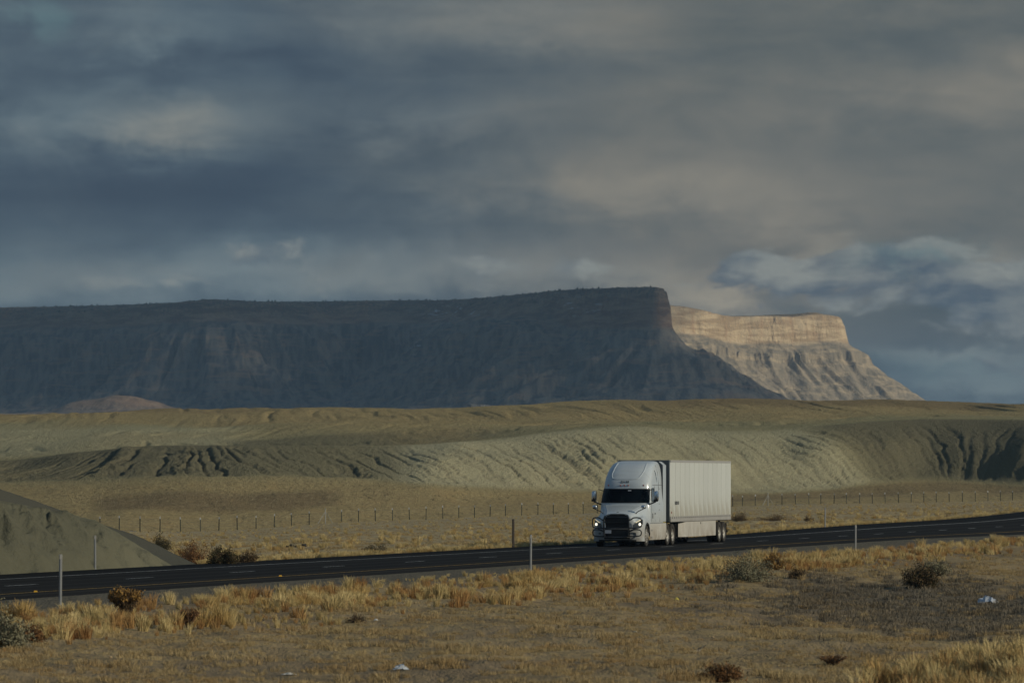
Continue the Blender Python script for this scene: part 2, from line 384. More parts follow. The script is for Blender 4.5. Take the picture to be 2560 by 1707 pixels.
    pale = 0.55 * smooth(2.9, 3.4, T) * smooth(5.2, 4.9, T) * smooth(720, 480, P2) + np.interp(QP, [0, 900, 1020, 1200, 1500, 1800, 1960, 2010, 2100, 2560], [.1, .1, .9, .9, .85, .8, .8, .25, .0, .0]) * smooth(0.95, 1.1, T) * smooth(2.25, 1.8, T)  # sunlit spur and back slope lightened in the clay colour
    dark = np.interp(QP, [-600, 0, 300, 700, 980, 1040, 1970, 2060, 2560, 2900], [.8, .85, .85, .7, .55, 0, 0, .8, 1, 1]) * smooth(0.95, 1.15, T) * smooth(2.1, 1.9, T)  # shade of the left-facing slopes darkened into the clay colour
    dark = np.clip(dark + 0.75 * smooth(2.9, 3.2, T) * smooth(4.1, 3.8, T) * smooth(520, 640, P2) * smooth(1420, 1150, P2), 0, 1)  # the left-facing band behind gets its shade by colour too
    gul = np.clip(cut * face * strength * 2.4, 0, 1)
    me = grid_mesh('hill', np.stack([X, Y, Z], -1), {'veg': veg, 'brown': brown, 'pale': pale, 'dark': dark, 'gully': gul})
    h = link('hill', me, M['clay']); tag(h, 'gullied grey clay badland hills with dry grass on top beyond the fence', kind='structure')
    # plain up to the foot of the mesas
    Yp = np.array([1400, 1500, 1650, 1900, 2300, 2800, 3300, 3800, 4300, 4600, 4900, 5200, 5500, 5800, 6200, 6800, 7600, 9000.])
    X = xi(cols[None, ::3], Yp[:, None] + 0 * cols[None, ::3]); Y = np.broadcast_to(Yp[:, None], X.shape)
    Zk = np.interp(Yp, [1400, 1900, 3000, 4600, 5500, 6500, 9000], [0, 12, 32, 57, 68, 78, 92])[:, None]
    edge = zi(bc + 34, 1400.)[None, ::3]
    Z = Zk + 0 * X + 2.5 * perlin(X / 160, Y / 400, 12) * (Y > 1700)
    Z[0] = edge[0]; Z[1] = edge[0] - 1.0
    me = grid_mesh('plain', np.stack([X, Y, Z], -1))
    p = link('plain', me, M['plainm']); tag(p, 'pale flat desert plain at the foot of the mesa', kind='structure')

# ------------------------------------------------------------------ materials of the land
M = {}
def terrain_materials():
    # foreground field
    m, g, b = mat('field_soil', rough=0.95, spec=0.1)
    p = g.pos(); x, y, z = g.xyz(p)[:3]
    ps = g.comb(x, g.m('MULTIPLY', y, 0.30), z)
    n1 = g.noise(ps, 0.55, 5, 0.6); n2 = g.noise(ps, 3.0, 4, 0.6); n3 = g.noise(ps, 14.0, 3, 0.6); n4 = g.noise(ps, 0.12, 3, 0.5)
    soil = g.mix(g.ss(n1, 0.35, 0.65), (0.225, 0.165, 0.090), (0.350, 0.262, 0.145))
    straw = g.mix(n3, (0.30, 0.215, 0.095), (0.48, 0.360, 0.170))
    c = g.mix(g.m('MULTIPLY', g.ss(n2, 0.42, 0.66), 0.75), soil, straw)
    c = g.mix(g.m('MULTIPLY', g.ss(n4, 0.48, 0.62), 0.5), c, (0.165, 0.125, 0.090))
    c = g.mix(g.m('MULTIPLY', g.ss(g.noise(ps, 5.5, 3, 0.7), 0.60, 0.72), 0.65), c, (0.085, 0.068, 0.050))
    gr = g.mix(g.ss(g.noise(p, 7.0, 4, 0.8), 0.35, 0.65), (0.060, 0.053, 0.040), (0.185, 0.165, 0.122))
    pale = g.mix(g.ss(n2, 0.35, 0.65), (0.330, 0.255, 0.140), (0.460, 0.370, 0.205))
    pale = g.mix(g.m('MULTIPLY', g.ss(n1, 0.52, 0.62), 0.6), pale, (0.26, 0.21, 0.135))
    c = g.mix(g.m('MULTIPLY', g.attr('far'), 0.92), c, pale)
    c = g.mix(g.m('MULTIPLY', g.attr('painted_shade'), 0.85), c, g.mix(n2, (0.080, 0.070, 0.055), (0.165, 0.140, 0.102)))  # shade of the hollow painted into the soil colour
    c = g.mix(g.attr('gravel'), c, gr)
    g.put(b.inputs['Base Color'], c)
    g.put(b.inputs['Normal'], g.bump(g.m('ADD', n2, g.m('MULTIPLY', n3, 0.6)), 0.9, 0.12)); M['field'] = m
    # clay hills
    m, g, b = mat('clay', rough=0.97, spec=0.05)
    p = g.pos(); x, y, z = g.xyz(p)[:3]
    ps = g.comb(x, g.m('MULTIPLY', y, 0.35), z)
    n1 = g.noise(ps, 0.35, 4, 0.55); n2 = g.noise(ps, 2.2, 5, 0.65); n3 = g.noise(ps, 7.0, 3, 0.7)
    clay = g.mix(n1, (0.270, 0.244, 0.134), (0.350, 0.315, 0.176))
    clay = g.mix(g.attr('pale'), clay, (0.440, 0.405, 0.262))  # lit slopes painted paler
    clay = g.mix(g.attr('dark'), clay, (0.150, 0.137, 0.088))  # shaded slopes painted darker
    clay = g.mix(g.m('MULTIPLY', g.ss(n2, 0.45, 0.75), 0.35), clay, (0.16, 0.145, 0.10))
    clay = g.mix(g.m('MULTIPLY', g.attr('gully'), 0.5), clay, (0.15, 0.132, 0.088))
    grass = g.mix(g.ss(n2, 0.35, 0.70), (0.300, 0.228, 0.112), (0.480, 0.375, 0.185))
    grass = g.mix(g.m('MULTIPLY', g.ss(n1, 0.5, 0.68), 0.5), grass, (0.44, 0.31, 0.14))
    brown = g.mix(g.ss(n3, 0.35, 0.65), (0.110, 0.082, 0.050), (0.290, 0.215, 0.120))
    c = g.mix(g.m('MULTIPLY', g.attr('veg'), 0.85), clay, grass)
    c = g.mix(g.m('MULTIPLY', g.attr('brown'), g.m('ADD', 0.35, g.m('MULTIPLY', n2, 0.7))), c, brown)
    c = g.mix(g.m('MULTIPLY', g.m('MULTIPLY', g.attr('veg'), g.ss(g.noise(ps, 3.3, 3, 0.6), 0.58, 0.72)), 0.6), c, (0.10, 0.08, 0.05))
    sp1 = g.noise(g.comb(x, g.m('MULTIPLY', y, 0.16), 0.0), 1.5, 4, 0.75); sp2 = g.noise(g.comb(x, g.m('MULTIPLY', y, 0.12), 5.0), 0.45, 4, 0.7)
    tops = g.m('ADD', 0.22, g.m('MULTIPLY', g.attr('veg'), 0.6))
    c = g.mix(g.m('MULTIPLY', g.m('MULTIPLY', g.ss(sp1, 0.52, 0.66), g.ss(sp2, 0.40, 0.60)), tops), c, (0.105, 0.082, 0.048))
    c = g.mix(g.m('MULTIPLY', g.ss(sp1, 0.46, 0.34), g.m('MULTIPLY', tops, 0.45)), c, (0.46, 0.385, 0.23))
    g.put(b.inputs['Base Color'], c)
    n6 = g.noise(ps, 3.6, 6, 0.75)
    g.put(b.inputs['Normal'], g.bump(g.m('ADD', g.m('ADD', n2, g.m('MULTIPLY', n3, 0.7)), g.m('MULTIPLY', n6, 0.9)), 1.0, 0.32)); M['clay'] = m
    m, g, b = mat('desert_plain', rough=0.95, spec=0.1)
    p = g.pos(); n = g.noise(p, 0.01, 5, 0.6)
    g.put(b.inputs['Base Color'], g.mix(n, (0.17, 0.125, 0.08), (0.33, 0.25, 0.16))); M['plainm'] = m
    # mesa rock
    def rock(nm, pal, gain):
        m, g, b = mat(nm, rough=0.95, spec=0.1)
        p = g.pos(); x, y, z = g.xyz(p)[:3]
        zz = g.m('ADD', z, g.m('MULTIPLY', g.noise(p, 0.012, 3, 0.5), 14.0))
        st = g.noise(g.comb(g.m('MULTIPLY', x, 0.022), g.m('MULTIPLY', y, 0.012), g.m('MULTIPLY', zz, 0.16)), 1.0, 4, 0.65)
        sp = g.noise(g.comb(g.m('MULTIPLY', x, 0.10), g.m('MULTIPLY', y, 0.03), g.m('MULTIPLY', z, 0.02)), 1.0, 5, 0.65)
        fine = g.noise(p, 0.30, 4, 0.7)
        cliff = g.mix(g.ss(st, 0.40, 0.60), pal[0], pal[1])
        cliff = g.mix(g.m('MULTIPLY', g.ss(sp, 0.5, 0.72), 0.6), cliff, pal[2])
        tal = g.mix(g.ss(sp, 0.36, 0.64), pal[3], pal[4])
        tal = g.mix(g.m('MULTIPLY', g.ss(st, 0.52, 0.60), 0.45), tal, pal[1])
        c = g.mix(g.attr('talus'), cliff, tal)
        c = g.mix(g.m('MULTIPLY', g.attr('top'), g.ss(fine, 0.38, 0.60)), c, (0.075, 0.078, 0.052))
        c = g.mix(g.m('MULTIPLY', g.attr('snow'), g.ss(g.noise(g.comb(g.m('MULTIPLY', x, 0.05), g.m('MULTIPLY', y, 0.02), g.m('MULTIPLY', z, 0.30)), 1.0, 4, 0.75), 0.56, 0.66)), c, (0.72, 0.75, 0.80))
        c = g.mix(g.m('MULTIPLY', g.attr('red'), 0.8), c, (0.36, 0.215, 0.115))
        g.put(b.inputs['Base Color'], c)
        g.put(b.inputs['Normal'], g.bump(g.m('ADD', fine, sp), 0.8, 3.0))
        return m
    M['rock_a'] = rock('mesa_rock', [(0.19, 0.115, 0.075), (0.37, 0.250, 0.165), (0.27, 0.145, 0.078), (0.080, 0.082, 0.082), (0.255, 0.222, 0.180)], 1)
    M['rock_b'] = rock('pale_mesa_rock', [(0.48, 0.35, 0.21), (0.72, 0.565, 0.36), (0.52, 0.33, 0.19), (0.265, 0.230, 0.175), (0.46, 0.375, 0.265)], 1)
terrain_materials()
def shale_material():
    m, g, b = mat('grey_shale', rough=0.97, spec=0.05); p = g.pos(); n = g.noise(p, 1.2, 5, 0.65); n2 = g.noise(p, 9.0, 4, 0.7)
    c = g.mix(n, (0.100, 0.098, 0.068), (0.150, 0.146, 0.102)); c = g.mix(g.m('MULTIPLY', g.ss(n2, 0.5, 0.7), 0.4), c, (0.10, 0.095, 0.066))
    c = g.mix(g.attr('pale'), c, (0.30, 0.28, 0.185)); c = g.mix(g.ss(g.attr('dark'), 0.96, 1.0), c, (0.080, 0.080, 0.066))
    g.put(b.inputs['Base Color'], c); g.put(b.inputs['Normal'], g.bump(g.m('ADD', n, n2), 0.9, 0.10)); M['shale'] = m
shale_material()
build_ground()

# ------------------------------------------------------------------ mesas
def rim_field(X, Y, poly):
    """signed distance outside the rim (positive = below the cliff), arc length and rim height at the nearest rim point"""
    best = np.full(X.shape, 1e9); arc = np.zeros(X.shape); zr = np.zeros(X.shape); sgn = np.ones(X.shape); acc = 0.0
    for (x0, y0, z0), (x1, y1, z1) in zip(poly[:-1], poly[1:]):
        dx, dy = x1 - x0, y1 - y0; L2 = dx * dx + dy * dy; L = math.sqrt(L2)
        t = np.clip(((X - x0) * dx + (Y - y0) * dy) / L2, 0, 1)
        qx, qy = X - (x0 + t * dx), Y - (y0 + t * dy); dd = np.hypot(qx, qy)
        k = dd < best - 1e-6
        cr = (qx * dy - qy * dx)                      # positive on the outer side
        best = np.where(k, dd, best); arc = np.where(k, acc + t * L, arc); zr = np.where(k, z0 + t * (z1 - z0), zr); sgn = np.where(k, np.sign(cr) + (cr == 0), sgn)
        acc += L
    return best * sgn, arc, zr

def dense(poly, n=14):
    p = np.array(poly, float); out = []
    for i in range(len(p) - 1):
        a, b, c, d = p[max(i - 1, 0)], p[i], p[i + 1], p[min(i + 2, len(p) - 1)]
        for t in np.linspace(0, 1, n, endpoint=False):
            out.append(tuple(0.5 * (2 * b + (c - a) * t + (2 * a - 5 * b + 4 * c - d) * t * t + (3 * b - a - 3 * c + d) * t ** 3)))
    out.append(tuple(p[-1])); return out

def build_mesas():
    # main mesa
    def rz(px, y, Yd): return (xi(px, Yd), Yd, zi(y, Yd))
    poly = [(-2500, 8200, 240), (-1700, 7800, 238), (-1050, 7480, 234)] + [rz(0, 771, 7300), rz(180, 768, 7150), rz(400, 760, 7000), rz(530, 751, 6960), rz(680, 758, 7020), rz(800, 758, 7120), rz(936, 754, 7140), rz(1060, 755, 7080),
            rz(1160, 750, 6960), rz(1235, 744, 6760), rz(1310, 737, 6520), rz(1395, 728, 6280), rz(1475, 725, 6130), rz(1567, 721, 6030), rz(1630, 720, 5996), rz(1650, 720, 6000)] + [(170, 6030, 209.5), (168, 6120, 209), (150, 6350, 208), (110, 6700, 207), (60, 7300, 206), (20, 9500, 206)]
    poly = dense(poly, 5)
    xs = np.concatenate([np.linspace(-1500, -700, 130)[:-1], np.arange(-700, 330, 1.9), np.linspace(330, 520, 30)])
    ys = np.concatenate([np.arange(5620, 6180, 2.1), np.arange(6180, 6560, 2.6), np.arange(6563, 7300, 3.4), np.linspace(7305, 8100, 50)])
    X, Y = np.meshgrid(xs, ys)
    d, arc, zr = rim_field(X, Y, poly)
    px_ = 1280 + F * X / Y; tipk = smooth(1380, 1560, px_)                       # 1 at the square promontory
    d = d + (3.0 * fbm(X / 26, Y / 26, 3, 4) + 5.0 * perlin(X / 70, Y / 70, 8)) * (1 - 0.85 * tipk)
    spur = ridged(arc / 150.0, d * 0 + 0.3, 97, 2) - 0.6                          # large spurs and alcoves along the left wall
    d = d - 105 * spur * smooth(10, 90, d) * (1 - tipk)
    # buttress at the tip keeps its straight face
    fl = ridged(arc / 21.0 + 0.5 * perlin(arc / 40, d / 70, 2), d / 260.0, 7, 2)          # fins, crest = 1
    amp = smooth(18, 75, d) * (1 - 0.5 * smooth(130, 230, d))
    dd = d - (fl - 0.62) * (66 + 24 * tipk) * amp - (ridged(arc / 7.5, d / 120, 17, 2) - 0.62) * 15 * amp
    flute = (ridged(arc / 4.0, zr * 0, 27, 2) - 0.6) * 4.5
    dd = dd - flute * smooth(-2, 2, d) * smooth(16, 8, d)
    prof_d = [-400, -60, -8, 0, 0.8, 3.2, 4.4, 5.6, 8.2, 12, 36, 46, 49, 67, 106, 160, 240, 420]
    prof_z = [3, 2, 0.8, 0, -9, -12, -19, -36, -43, -47, -75, -81, -87, -99, -121, -136, -146, -152]
    z = zr + np.interp(dd, prof_d, prof_z)
    # left part: softer upper tier
    soft = smooth(1440, 1300, 1280 + F * X / Y)
    prof2_z = [4, 3, 1, 0, -2, -5, -10, -16, -21, -26, -50, -56, -63, -84, -112, -131, -145, -152]
    prof2_d = [-400, -60, -8, 0, 2, 6, 12, 16, 20, 26, 48, 54, 56, 78, 116, 165, 240, 420]
    z2 = zr + np.interp(dd, prof2_d, prof2_z)
    z2 = z2 + 1.5 * smooth(-0.25, 0.3, perlin(X / 45, Y / 60 + z2 / 18, 45)) * np.sin(z2 / 2.6 + 5.0 * perlin(X / 70, Y / 70, 44)) * smooth(90, 125, z2) * smooth(0, 6, d)      # ledges
    z = z * (1 - soft) + z2 * soft + 0.9 * fbm(X / 9, Y / 9, 33, 3) + 1.6 * np.clip(perlin(arc / 7.0, d / 9.0, 19), 0, 1) * smooth(-40, -2, d) * smooth(6, 0, d)
    plain = np.interp(Y, [5500, 6500, 9000], [67, 77, 91]) + 7 * smooth(6300, 6900, Y) * (0.5 + fbm(X / 120, Y / 160, 58, 3))
    cone = 36 * np.exp(-(((X + 440) / 80) ** 2 + ((Y - 6000) / 130) ** 2)) + 12 * np.exp(-(((X + 320) / 130) ** 2 + ((Y - 5820) / 80) ** 2)) + 12 * np.exp(-(((X + 530) / 90) ** 2 + ((Y - 5800) / 60) ** 2)) + 14 * np.exp(-(((X + 250) / 90) ** 2 + ((Y - 6000) / 90) ** 2))
    cone = cone * (1 + 0.14 * fbm(X / 60, Y / 90, 55, 3)) + 2.5 * (ridged(X / 26, Y / 90, 56, 2) - 0.6) * smooth(3, 15, cone) * 0.8
    z = np.maximum(z, plain - 12 + cone)
    z = np.maximum(z, np.where((np.abs(X + 8 + 6 * perlin(X / 20, Y / 20, 2)) < 34) & (np.abs(Y - 5680) < 18), 80 + 1.5 * perlin(X / 12, Y / 12, 1) - 0.10 * (X + 40), 0))
    talus = smooth(7, 12, dd) * (1 - soft) + soft * smooth(24, 32, dd)
    # a short cliff band half way down and the slumped bench
    top = smooth(8, -2, d) * 0.9 * (1 - soft) + soft * smooth(34, 4, d) * 0.75
    px = 1280 + F * X / Y
    snow = np.exp(-((px - 1130) / 75) ** 2) * smooth(40, 12, d) * smooth(0, 8, d) + 0.85 * np.exp(-((px - 1440) / 80) ** 2) * smooth(9, 4, d) * smooth(0, 2, d) + 0.7 * np.exp(-((px - 1040) / 40) ** 2 - ((d - 62) / 16) ** 2)
    red = smooth(8, 30, cone) * 0.75
    me = grid_mesh('mesa', np.stack([X, Y, z], -1), {'talus': talus, 'top': top, 'snow': snow, 'red': red})
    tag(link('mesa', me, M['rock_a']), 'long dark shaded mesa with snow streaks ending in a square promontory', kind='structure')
    # right, sunlit mesa
    def r2(px, y, Yd): return (xi(px, Yd), Yd, zi(y, Yd))
    poly = [(-700, 6400, 219), (-40, 6640, 219)] + [r2(1600, 764, 6690), r2(1712, 767, 6740), r2(1807, 788, 6786), r2(1850, 792, 6806), r2(1916, 791, 6826), r2(1990, 792, 6858), r2(2040, 787, 6880), r2(2075, 789, 6894), r2(2093, 791, 6904)] + [(417, 6930, 206), (404, 7050, 205), (360, 7350, 206), (330, 8200, 206), (320, 9500, 206)]
    poly = dense(poly, 5)
    xs = np.arange(60, 760, 2.0); ys = np.concatenate([np.arange(6480, 6960, 2.2), np.linspace(6962, 7500, 40)])
    X, Y = np.meshgrid(xs, ys)
    d, arc, zr = rim_field(X, Y, poly)
    d = d + 2.2 * fbm(X / 22, Y / 22, 43, 4)
    fl = ridged(arc / 24.0 + 0.5 * perlin(arc / 40, d / 60, 2), d / 200.0, 47, 2)
    amp = smooth(8, 50, d)
    dd = d - (fl - 0.6) * 26 * amp - (ridged(arc / 7.0, d / 90, 57, 2) - 0.6) * 8 * amp
    dd = dd - (ridged(arc / 7.0, zr * 0, 67, 3) - 0.6) * 5.5 * smooth(-2, 2, d) * smooth(15, 9, d)
    z = zr + np.interp(dd, [-400, -60, -8, 0, 1.5, 4, 5.0, 8.5, 11, 30, 33, 36, 68, 104, 160, 260, 420], [3, 2, 1, 0, -7, -8.5, -13, -31, -33, -47, -58, -60, -82, -105, -122, -134, -140])
    z = z + 0.6 * fbm(X / 8, Y / 8, 73, 3)
    px = 1280 + F * X / Y
    z += 3.0 * np.exp(-((px - 2035) / 28) ** 2) * smooth(4, -25, d)
    me = grid_mesh('mesa', np.stack([X, Y, z], -1), {'talus': smooth(10, 16, dd), 'top': smooth(0, -8, d) * 0.9, 'snow': 0 * X, 'red': 0.25 * smooth(5, -2, d)})
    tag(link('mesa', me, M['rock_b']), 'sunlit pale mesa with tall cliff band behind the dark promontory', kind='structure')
build_mesas()

def build_rim_trees():
    m, g, b = mat('juniper_green', (0.045, 0.052, 0.030), 0.95)
    rm = bpy.data.objects['mesa']; me = rm.data; n = len(me.vertices); co = np.empty(n * 3, np.float32); me.vertices.foreach_get('co', co); co = co.reshape(-1, 3)
    tp = np.empty(n, np.float32); me.attributes['top'].data.foreach_get('value', tp)
    px = 1280 + F * co[:, 0] / co[:, 1]; ok = np.where((tp > 0.5) & (px > -60) & (px < 1655) & (co[:, 1] < 7420) & (co[:, 2] > 196))[0]
    pick = RNG.choice(ok, 1000, replace=False); base = co[pick]
    sv = np.array([(0, 0, 1), (1, 0, .25), (-.5, .87, .3), (-.5, -.87, .2), (.2, .1, -.2)]); sf = np.array([(0, 1, 2), (0, 2, 3), (0, 3, 1), (4, 2, 1), (4, 3, 2), (4, 1, 3)])
    V = []; Q = []
    for i, p in enumerate(base):
        h = RNG.uniform(0.8, 3.0); a = RNG.uniform(0, 6.28); c, s_ = math.cos(a), math.sin(a); w = h * RNG.uniform(0.4, 0.65)
        q = sv * np.array([w, w, h]); V.append(np.stack([q[:, 0] * c - q[:, 1] * s_, q[:, 0] * s_ + q[:, 1] * c, q[:, 2]], -1) + p); Q.append(sf + 5 * i)
    o = link('juniper_scrub', mesh_np('juniper_scrub', np.concatenate(V), np.concatenate(Q), sm=False), m); tag(o, 'dark juniper scrub dotted along the rim of the dark mesa', kind='stuff')
build_rim_trees()

# ------------------------------------------------------------------ cloud that shades the dark mesa (stands high to the right, towards the sun)
def build_cloud():
    m, g, b = mat('cloud_vapour', (0.85, 0.86, 0.88), 1.0, spec=0.0)
    n = g.noise(g.obj(), 0.01, 4, 0.6); g.put(b.inputs['Normal'], g.bump(n, 0.6, 30.0))
    M['cloud'] = m
    tb = g.add('ShaderNodeBsdfTransparent'); mx = g.add('ShaderNodeMixShader'); mx.inputs[0].default_value = 0.74
    ou = [n_ for n_ in m.node_tree.nodes if n_.type == 'OUTPUT_MATERIAL'][0]
    m.node_tree.links.new(b.outputs[0], mx.inputs[1]); m.node_tree.links.new(tb.outputs[0], mx.inputs[2]); m.node_tree.links.new(mx.outputs[0], ou.inputs[0])
    V, Q = [], []; base = 0
    r = random.Random(5)
    bm0 = bmesh.new(); bmesh.ops.create_icosphere(bm0, subdivisions=3, radius=1.0)
    sv = np.array([v.co[:] for v in bm0.verts]); sf = np.array([[v.index for v in f.verts] for f in bm0.faces]); bm0.free()
    puffs = []
    shade = [(320, 5840, 85), (230, 5890, 120), (120, 5860, 90), (165, 6000, 185), (60, 6080, 190), (-20, 5960, 100), (30, 6250, 180), (-90, 6150, 110), (0, 6450, 190), (-120, 6400, 120), (-20, 6700, 200), (-150, 6650, 130), (-90, 6950, 210), (-200, 6900, 140), (-190, 7150, 220), (-320, 6980, 170), (-300, 6750, 90), (-420, 6950, 220), (-440, 6750, 110),
             (-560, 6980, 225), (-560, 6760, 110), (-700, 7180, 230), (-700, 6900, 110), (-860, 7320, 230), (-850, 7050, 120), (-1020, 7430, 230), (-1050, 7200, 130), (-1250, 7550, 235), (-1300, 7300, 140), (-1500, 7650, 235), (-385, 7020, 232), (-300, 7050, 230), (-480, 7020, 232), (-380, 6900, 170), (-240, 7080, 225), (-250, 6960, 170), (-380, 6820, 120), (110, 6300, 205), (60, 6600, 205)]
    for X_, Y_, Z_ in shade:
        for q in range(1 if (X_ > -60 and Y_ < 6300) or Z_ < 180 else 2):
            k = (930 - Z_) / S.z
            puffs.append((X_ + S.x * k + r.uniform(-45, 45), Y_ + S.y * k + r.uniform(-40, 40), 930 + r.uniform(-25, 45), r.uniform(95, 150)))
    for cx, cy, cz, rr in puffs:
        n = 1 + 0.16 * fbm(sv[:, 0] * 2.1 + cx * .01, sv[:, 1] * 2.1 + sv[:, 2] * 1.7 + cy * .01, 5, 3)
        p = sv * n[:, None] * np.array([rr * 1.25, rr, rr * 0.42]); p[:, 2] = np.maximum(p[:, 2], -rr * 0.16)
        V.append(p + np.array([cx, cy, cz])); Q.append(sf + base); base += len(sv)
    me = mesh_np('cloud', np.concatenate(V), np.concatenate(Q))
    o = link('cloud', me, m); tag(o, 'low grey cloud bank hanging over the desert beyond the right edge', kind='structure')
build_cloud()

# ------------------------------------------------------------------ haze
def build_haze():
    x0, x1, y0, y1, z0, z1 = -5200, 5200, -40, 9300, -14, 300
    V = [(x0, y0, z0), (x1, y0, z0), (x1, y1, z0), (x0, y1, z0), (x0, y0, z1), (x1, y0, z1), (x1, y1, z1), (x0, y1, z1)]
    Q = [(0, 3, 2, 1), (4, 5, 6, 7), (0, 1, 5, 4), (1, 2, 6, 5), (2, 3, 7, 6), (3, 0, 4, 7)]
    m = bpy.data.materials.new('haze_air'); m.use_nodes = True; nt = m.node_tree; nt.nodes.clear()
    pv = nt.nodes.new('ShaderNodeVolumePrincipled'); pv.inputs['Color'].default_value = (0.50, 0.74, 1.0, 1)
    pv.inputs['Density'].default_value = 5.8e-5; pv.inputs['Anisotropy'].default_value = 0.35
    out = nt.nodes.new('ShaderNodeOutputMaterial'); nt.links.new(pv.outputs[0], out.inputs['Volume'])
    o = link('haze', mesh_np('haze', V, Q, sm=False), m); tag(o, 'thin blue desert haze in front of the mesas', kind='stuff')
build_haze()

# ------------------------------------------------------------------ road
def build_road():
    m, g, b = mat('asphalt', rough=1.0, spec=0.03)
    p = g.pos(); x, y, z = g.xyz(p)[:3]
    o_ = g.m('ADD', g.m('MULTIPLY', g.m('SUBTRACT', x, float(RP[0])), float(RN[0])), g.m('MULTIPLY', g.m('SUBTRACT', y, float(RP[1])), float(RN[1])))
    sl = g.m('ADD', g.m('MULTIPLY', g.m('SUBTRACT', x, float(RP[0])), float(RD[0])), g.m('MULTIPLY', g.m('SUBTRACT', y, float(RP[1])), float(RD[1])))
    n = g.noise(p, 9.0, 3, 0.7); n2 = g.noise(g.comb(g.m('MULTIPLY', sl, 0.02), o_, 0.0), 1.3, 3, 0.5)
    c = g.mix(n, (0.013, 0.0135, 0.014), (0.024, 0.024, 0.024))
    tr = g.m('ABSOLUTE', g.m('SUBTRACT', g.m('PINGPONG', g.m('ADD', g.m('ABSOLUTE', o_), 0.0), 1.83), 0.92))
    c = g.mix(g.m('MULTIPLY', g.ss(tr, 0.45, 0.05), 0.6), c, (0.040, 0.039, 0.037))
    c = g.mix(g.m('MULTIPLY', g.ss(n2, 0.45, 0.7), 0.35), c, (0.034, 0.033, 0.032))
    c = g.mix(g.ss(o_, 3.8, 4.0), c, g.mix(n, (0.013, 0.0135, 0.014), (0.024, 0.024, 0.024)))
    g.put(b.inputs['Base Color'], c); M['asphalt'] = m
    S_ = np.arange(-215, 331, 3.0)
    def strip(o0, o1, lift, s0=None, s1=None, n=2, jit=0.0):
        s = S_ if s0 is None else np.linspace(s0, s1, n); P = []
        for k, o in enumerate((o0, o1)):
            oo = o + (jit * perlin(s / 4.0, s * 0 + k, 3) if jit else 0)
            zz = road_z(s, oo) + lift
            P.append(np.stack([RP[0] + s * RD[0] + oo * RN[0], RP[1] + s * RD[1] + oo * RN[1], zz], -1))
        return np.stack(P, 0)
    # pavement with a thin bevelled edge
    offs = [NE - 0.25, NE, -1.8, 0.0, 3.66, FE, FE + 0.25]; rows = []
    for k, o in enumerate(offs):
        lf = -0.10 if k in (0, 6) else 0.0; oo = o + 0.10 * perlin(S_ / 5, S_ * 0 + k, 8) * (k in (0, 1, 5, 6))
        rows.append(np.stack([RP[0] + S_ * RD[0] + oo * RN[0], RP[1] + S_ * RD[1] + oo * RN[1], road_z(S_, oo) + lf], -1))
    me = grid_mesh('road', np.stack(rows, 0), flip=False)
    r = link('road', me, m); tag(r, 'dark asphalt two lane highway carriageway', kind='structure')
    def paint(nm, c0, c1):
        m, g, b = mat(nm, rough=0.7, spec=0.3); n = g.noise(g.pos(), 5.0, 4, 0.7)
        g.put(b.inputs['Base Color'], g.mix(g.ss(n, 0.38, 0.62), c0, c1)); return m
    pw = paint('white_paint', (0.16, 0.16, 0.16), (0.52, 0.52, 0.50)); py_ = paint('yellow_paint', (0.16, 0.10, 0.03), (0.50, 0.31, 0.05))
    link('edge_line', grid_mesh('edge_line', strip(3.66, 3.80, 0.006)), pw, r)
    link('yellow_line', grid_mesh('yellow_line', strip(-3.80, -3.66, 0.006)), py_, r)
    for k in range(-15, 27):
        s0 = k * 12.19 + 0.1
        link('lane_dash', grid_mesh('lane_dash', strip(-0.06, 0.07, 0.006, s0, s0 + 3.05, 4)), pw, r)
    # small raised reflective markers on the yellow line
    mk, g, b = mat('amber_marker', (0.75, 0.42, 0.03), 0.3)
    for px_, in ((89,), (701,)):
        Yd = float(col_depth(px_, -3.73)); X_ = xi(px_, Yd); s_, o_ = so(X_, Yd)
        bm = bmesh.new(); bmesh.ops.create_cube(bm, size=1.0)
        for v in bm.verts: v.co.x *= 0.11 if v.co.z < 0 else 0.07; v.co.y *= 0.11 if v.co.z < 0 else 0.06; v.co.z = 0.0 if v.co.z < 0 else 0.045
        me = bpy.data.meshes.new('road_marker'); bm.to_mesh(me); bm.free()
        link('road_marker', me, mk, r, (X_, Yd, float(road_z(np.array(s_), -3.73)) + 0.004))
build_road()

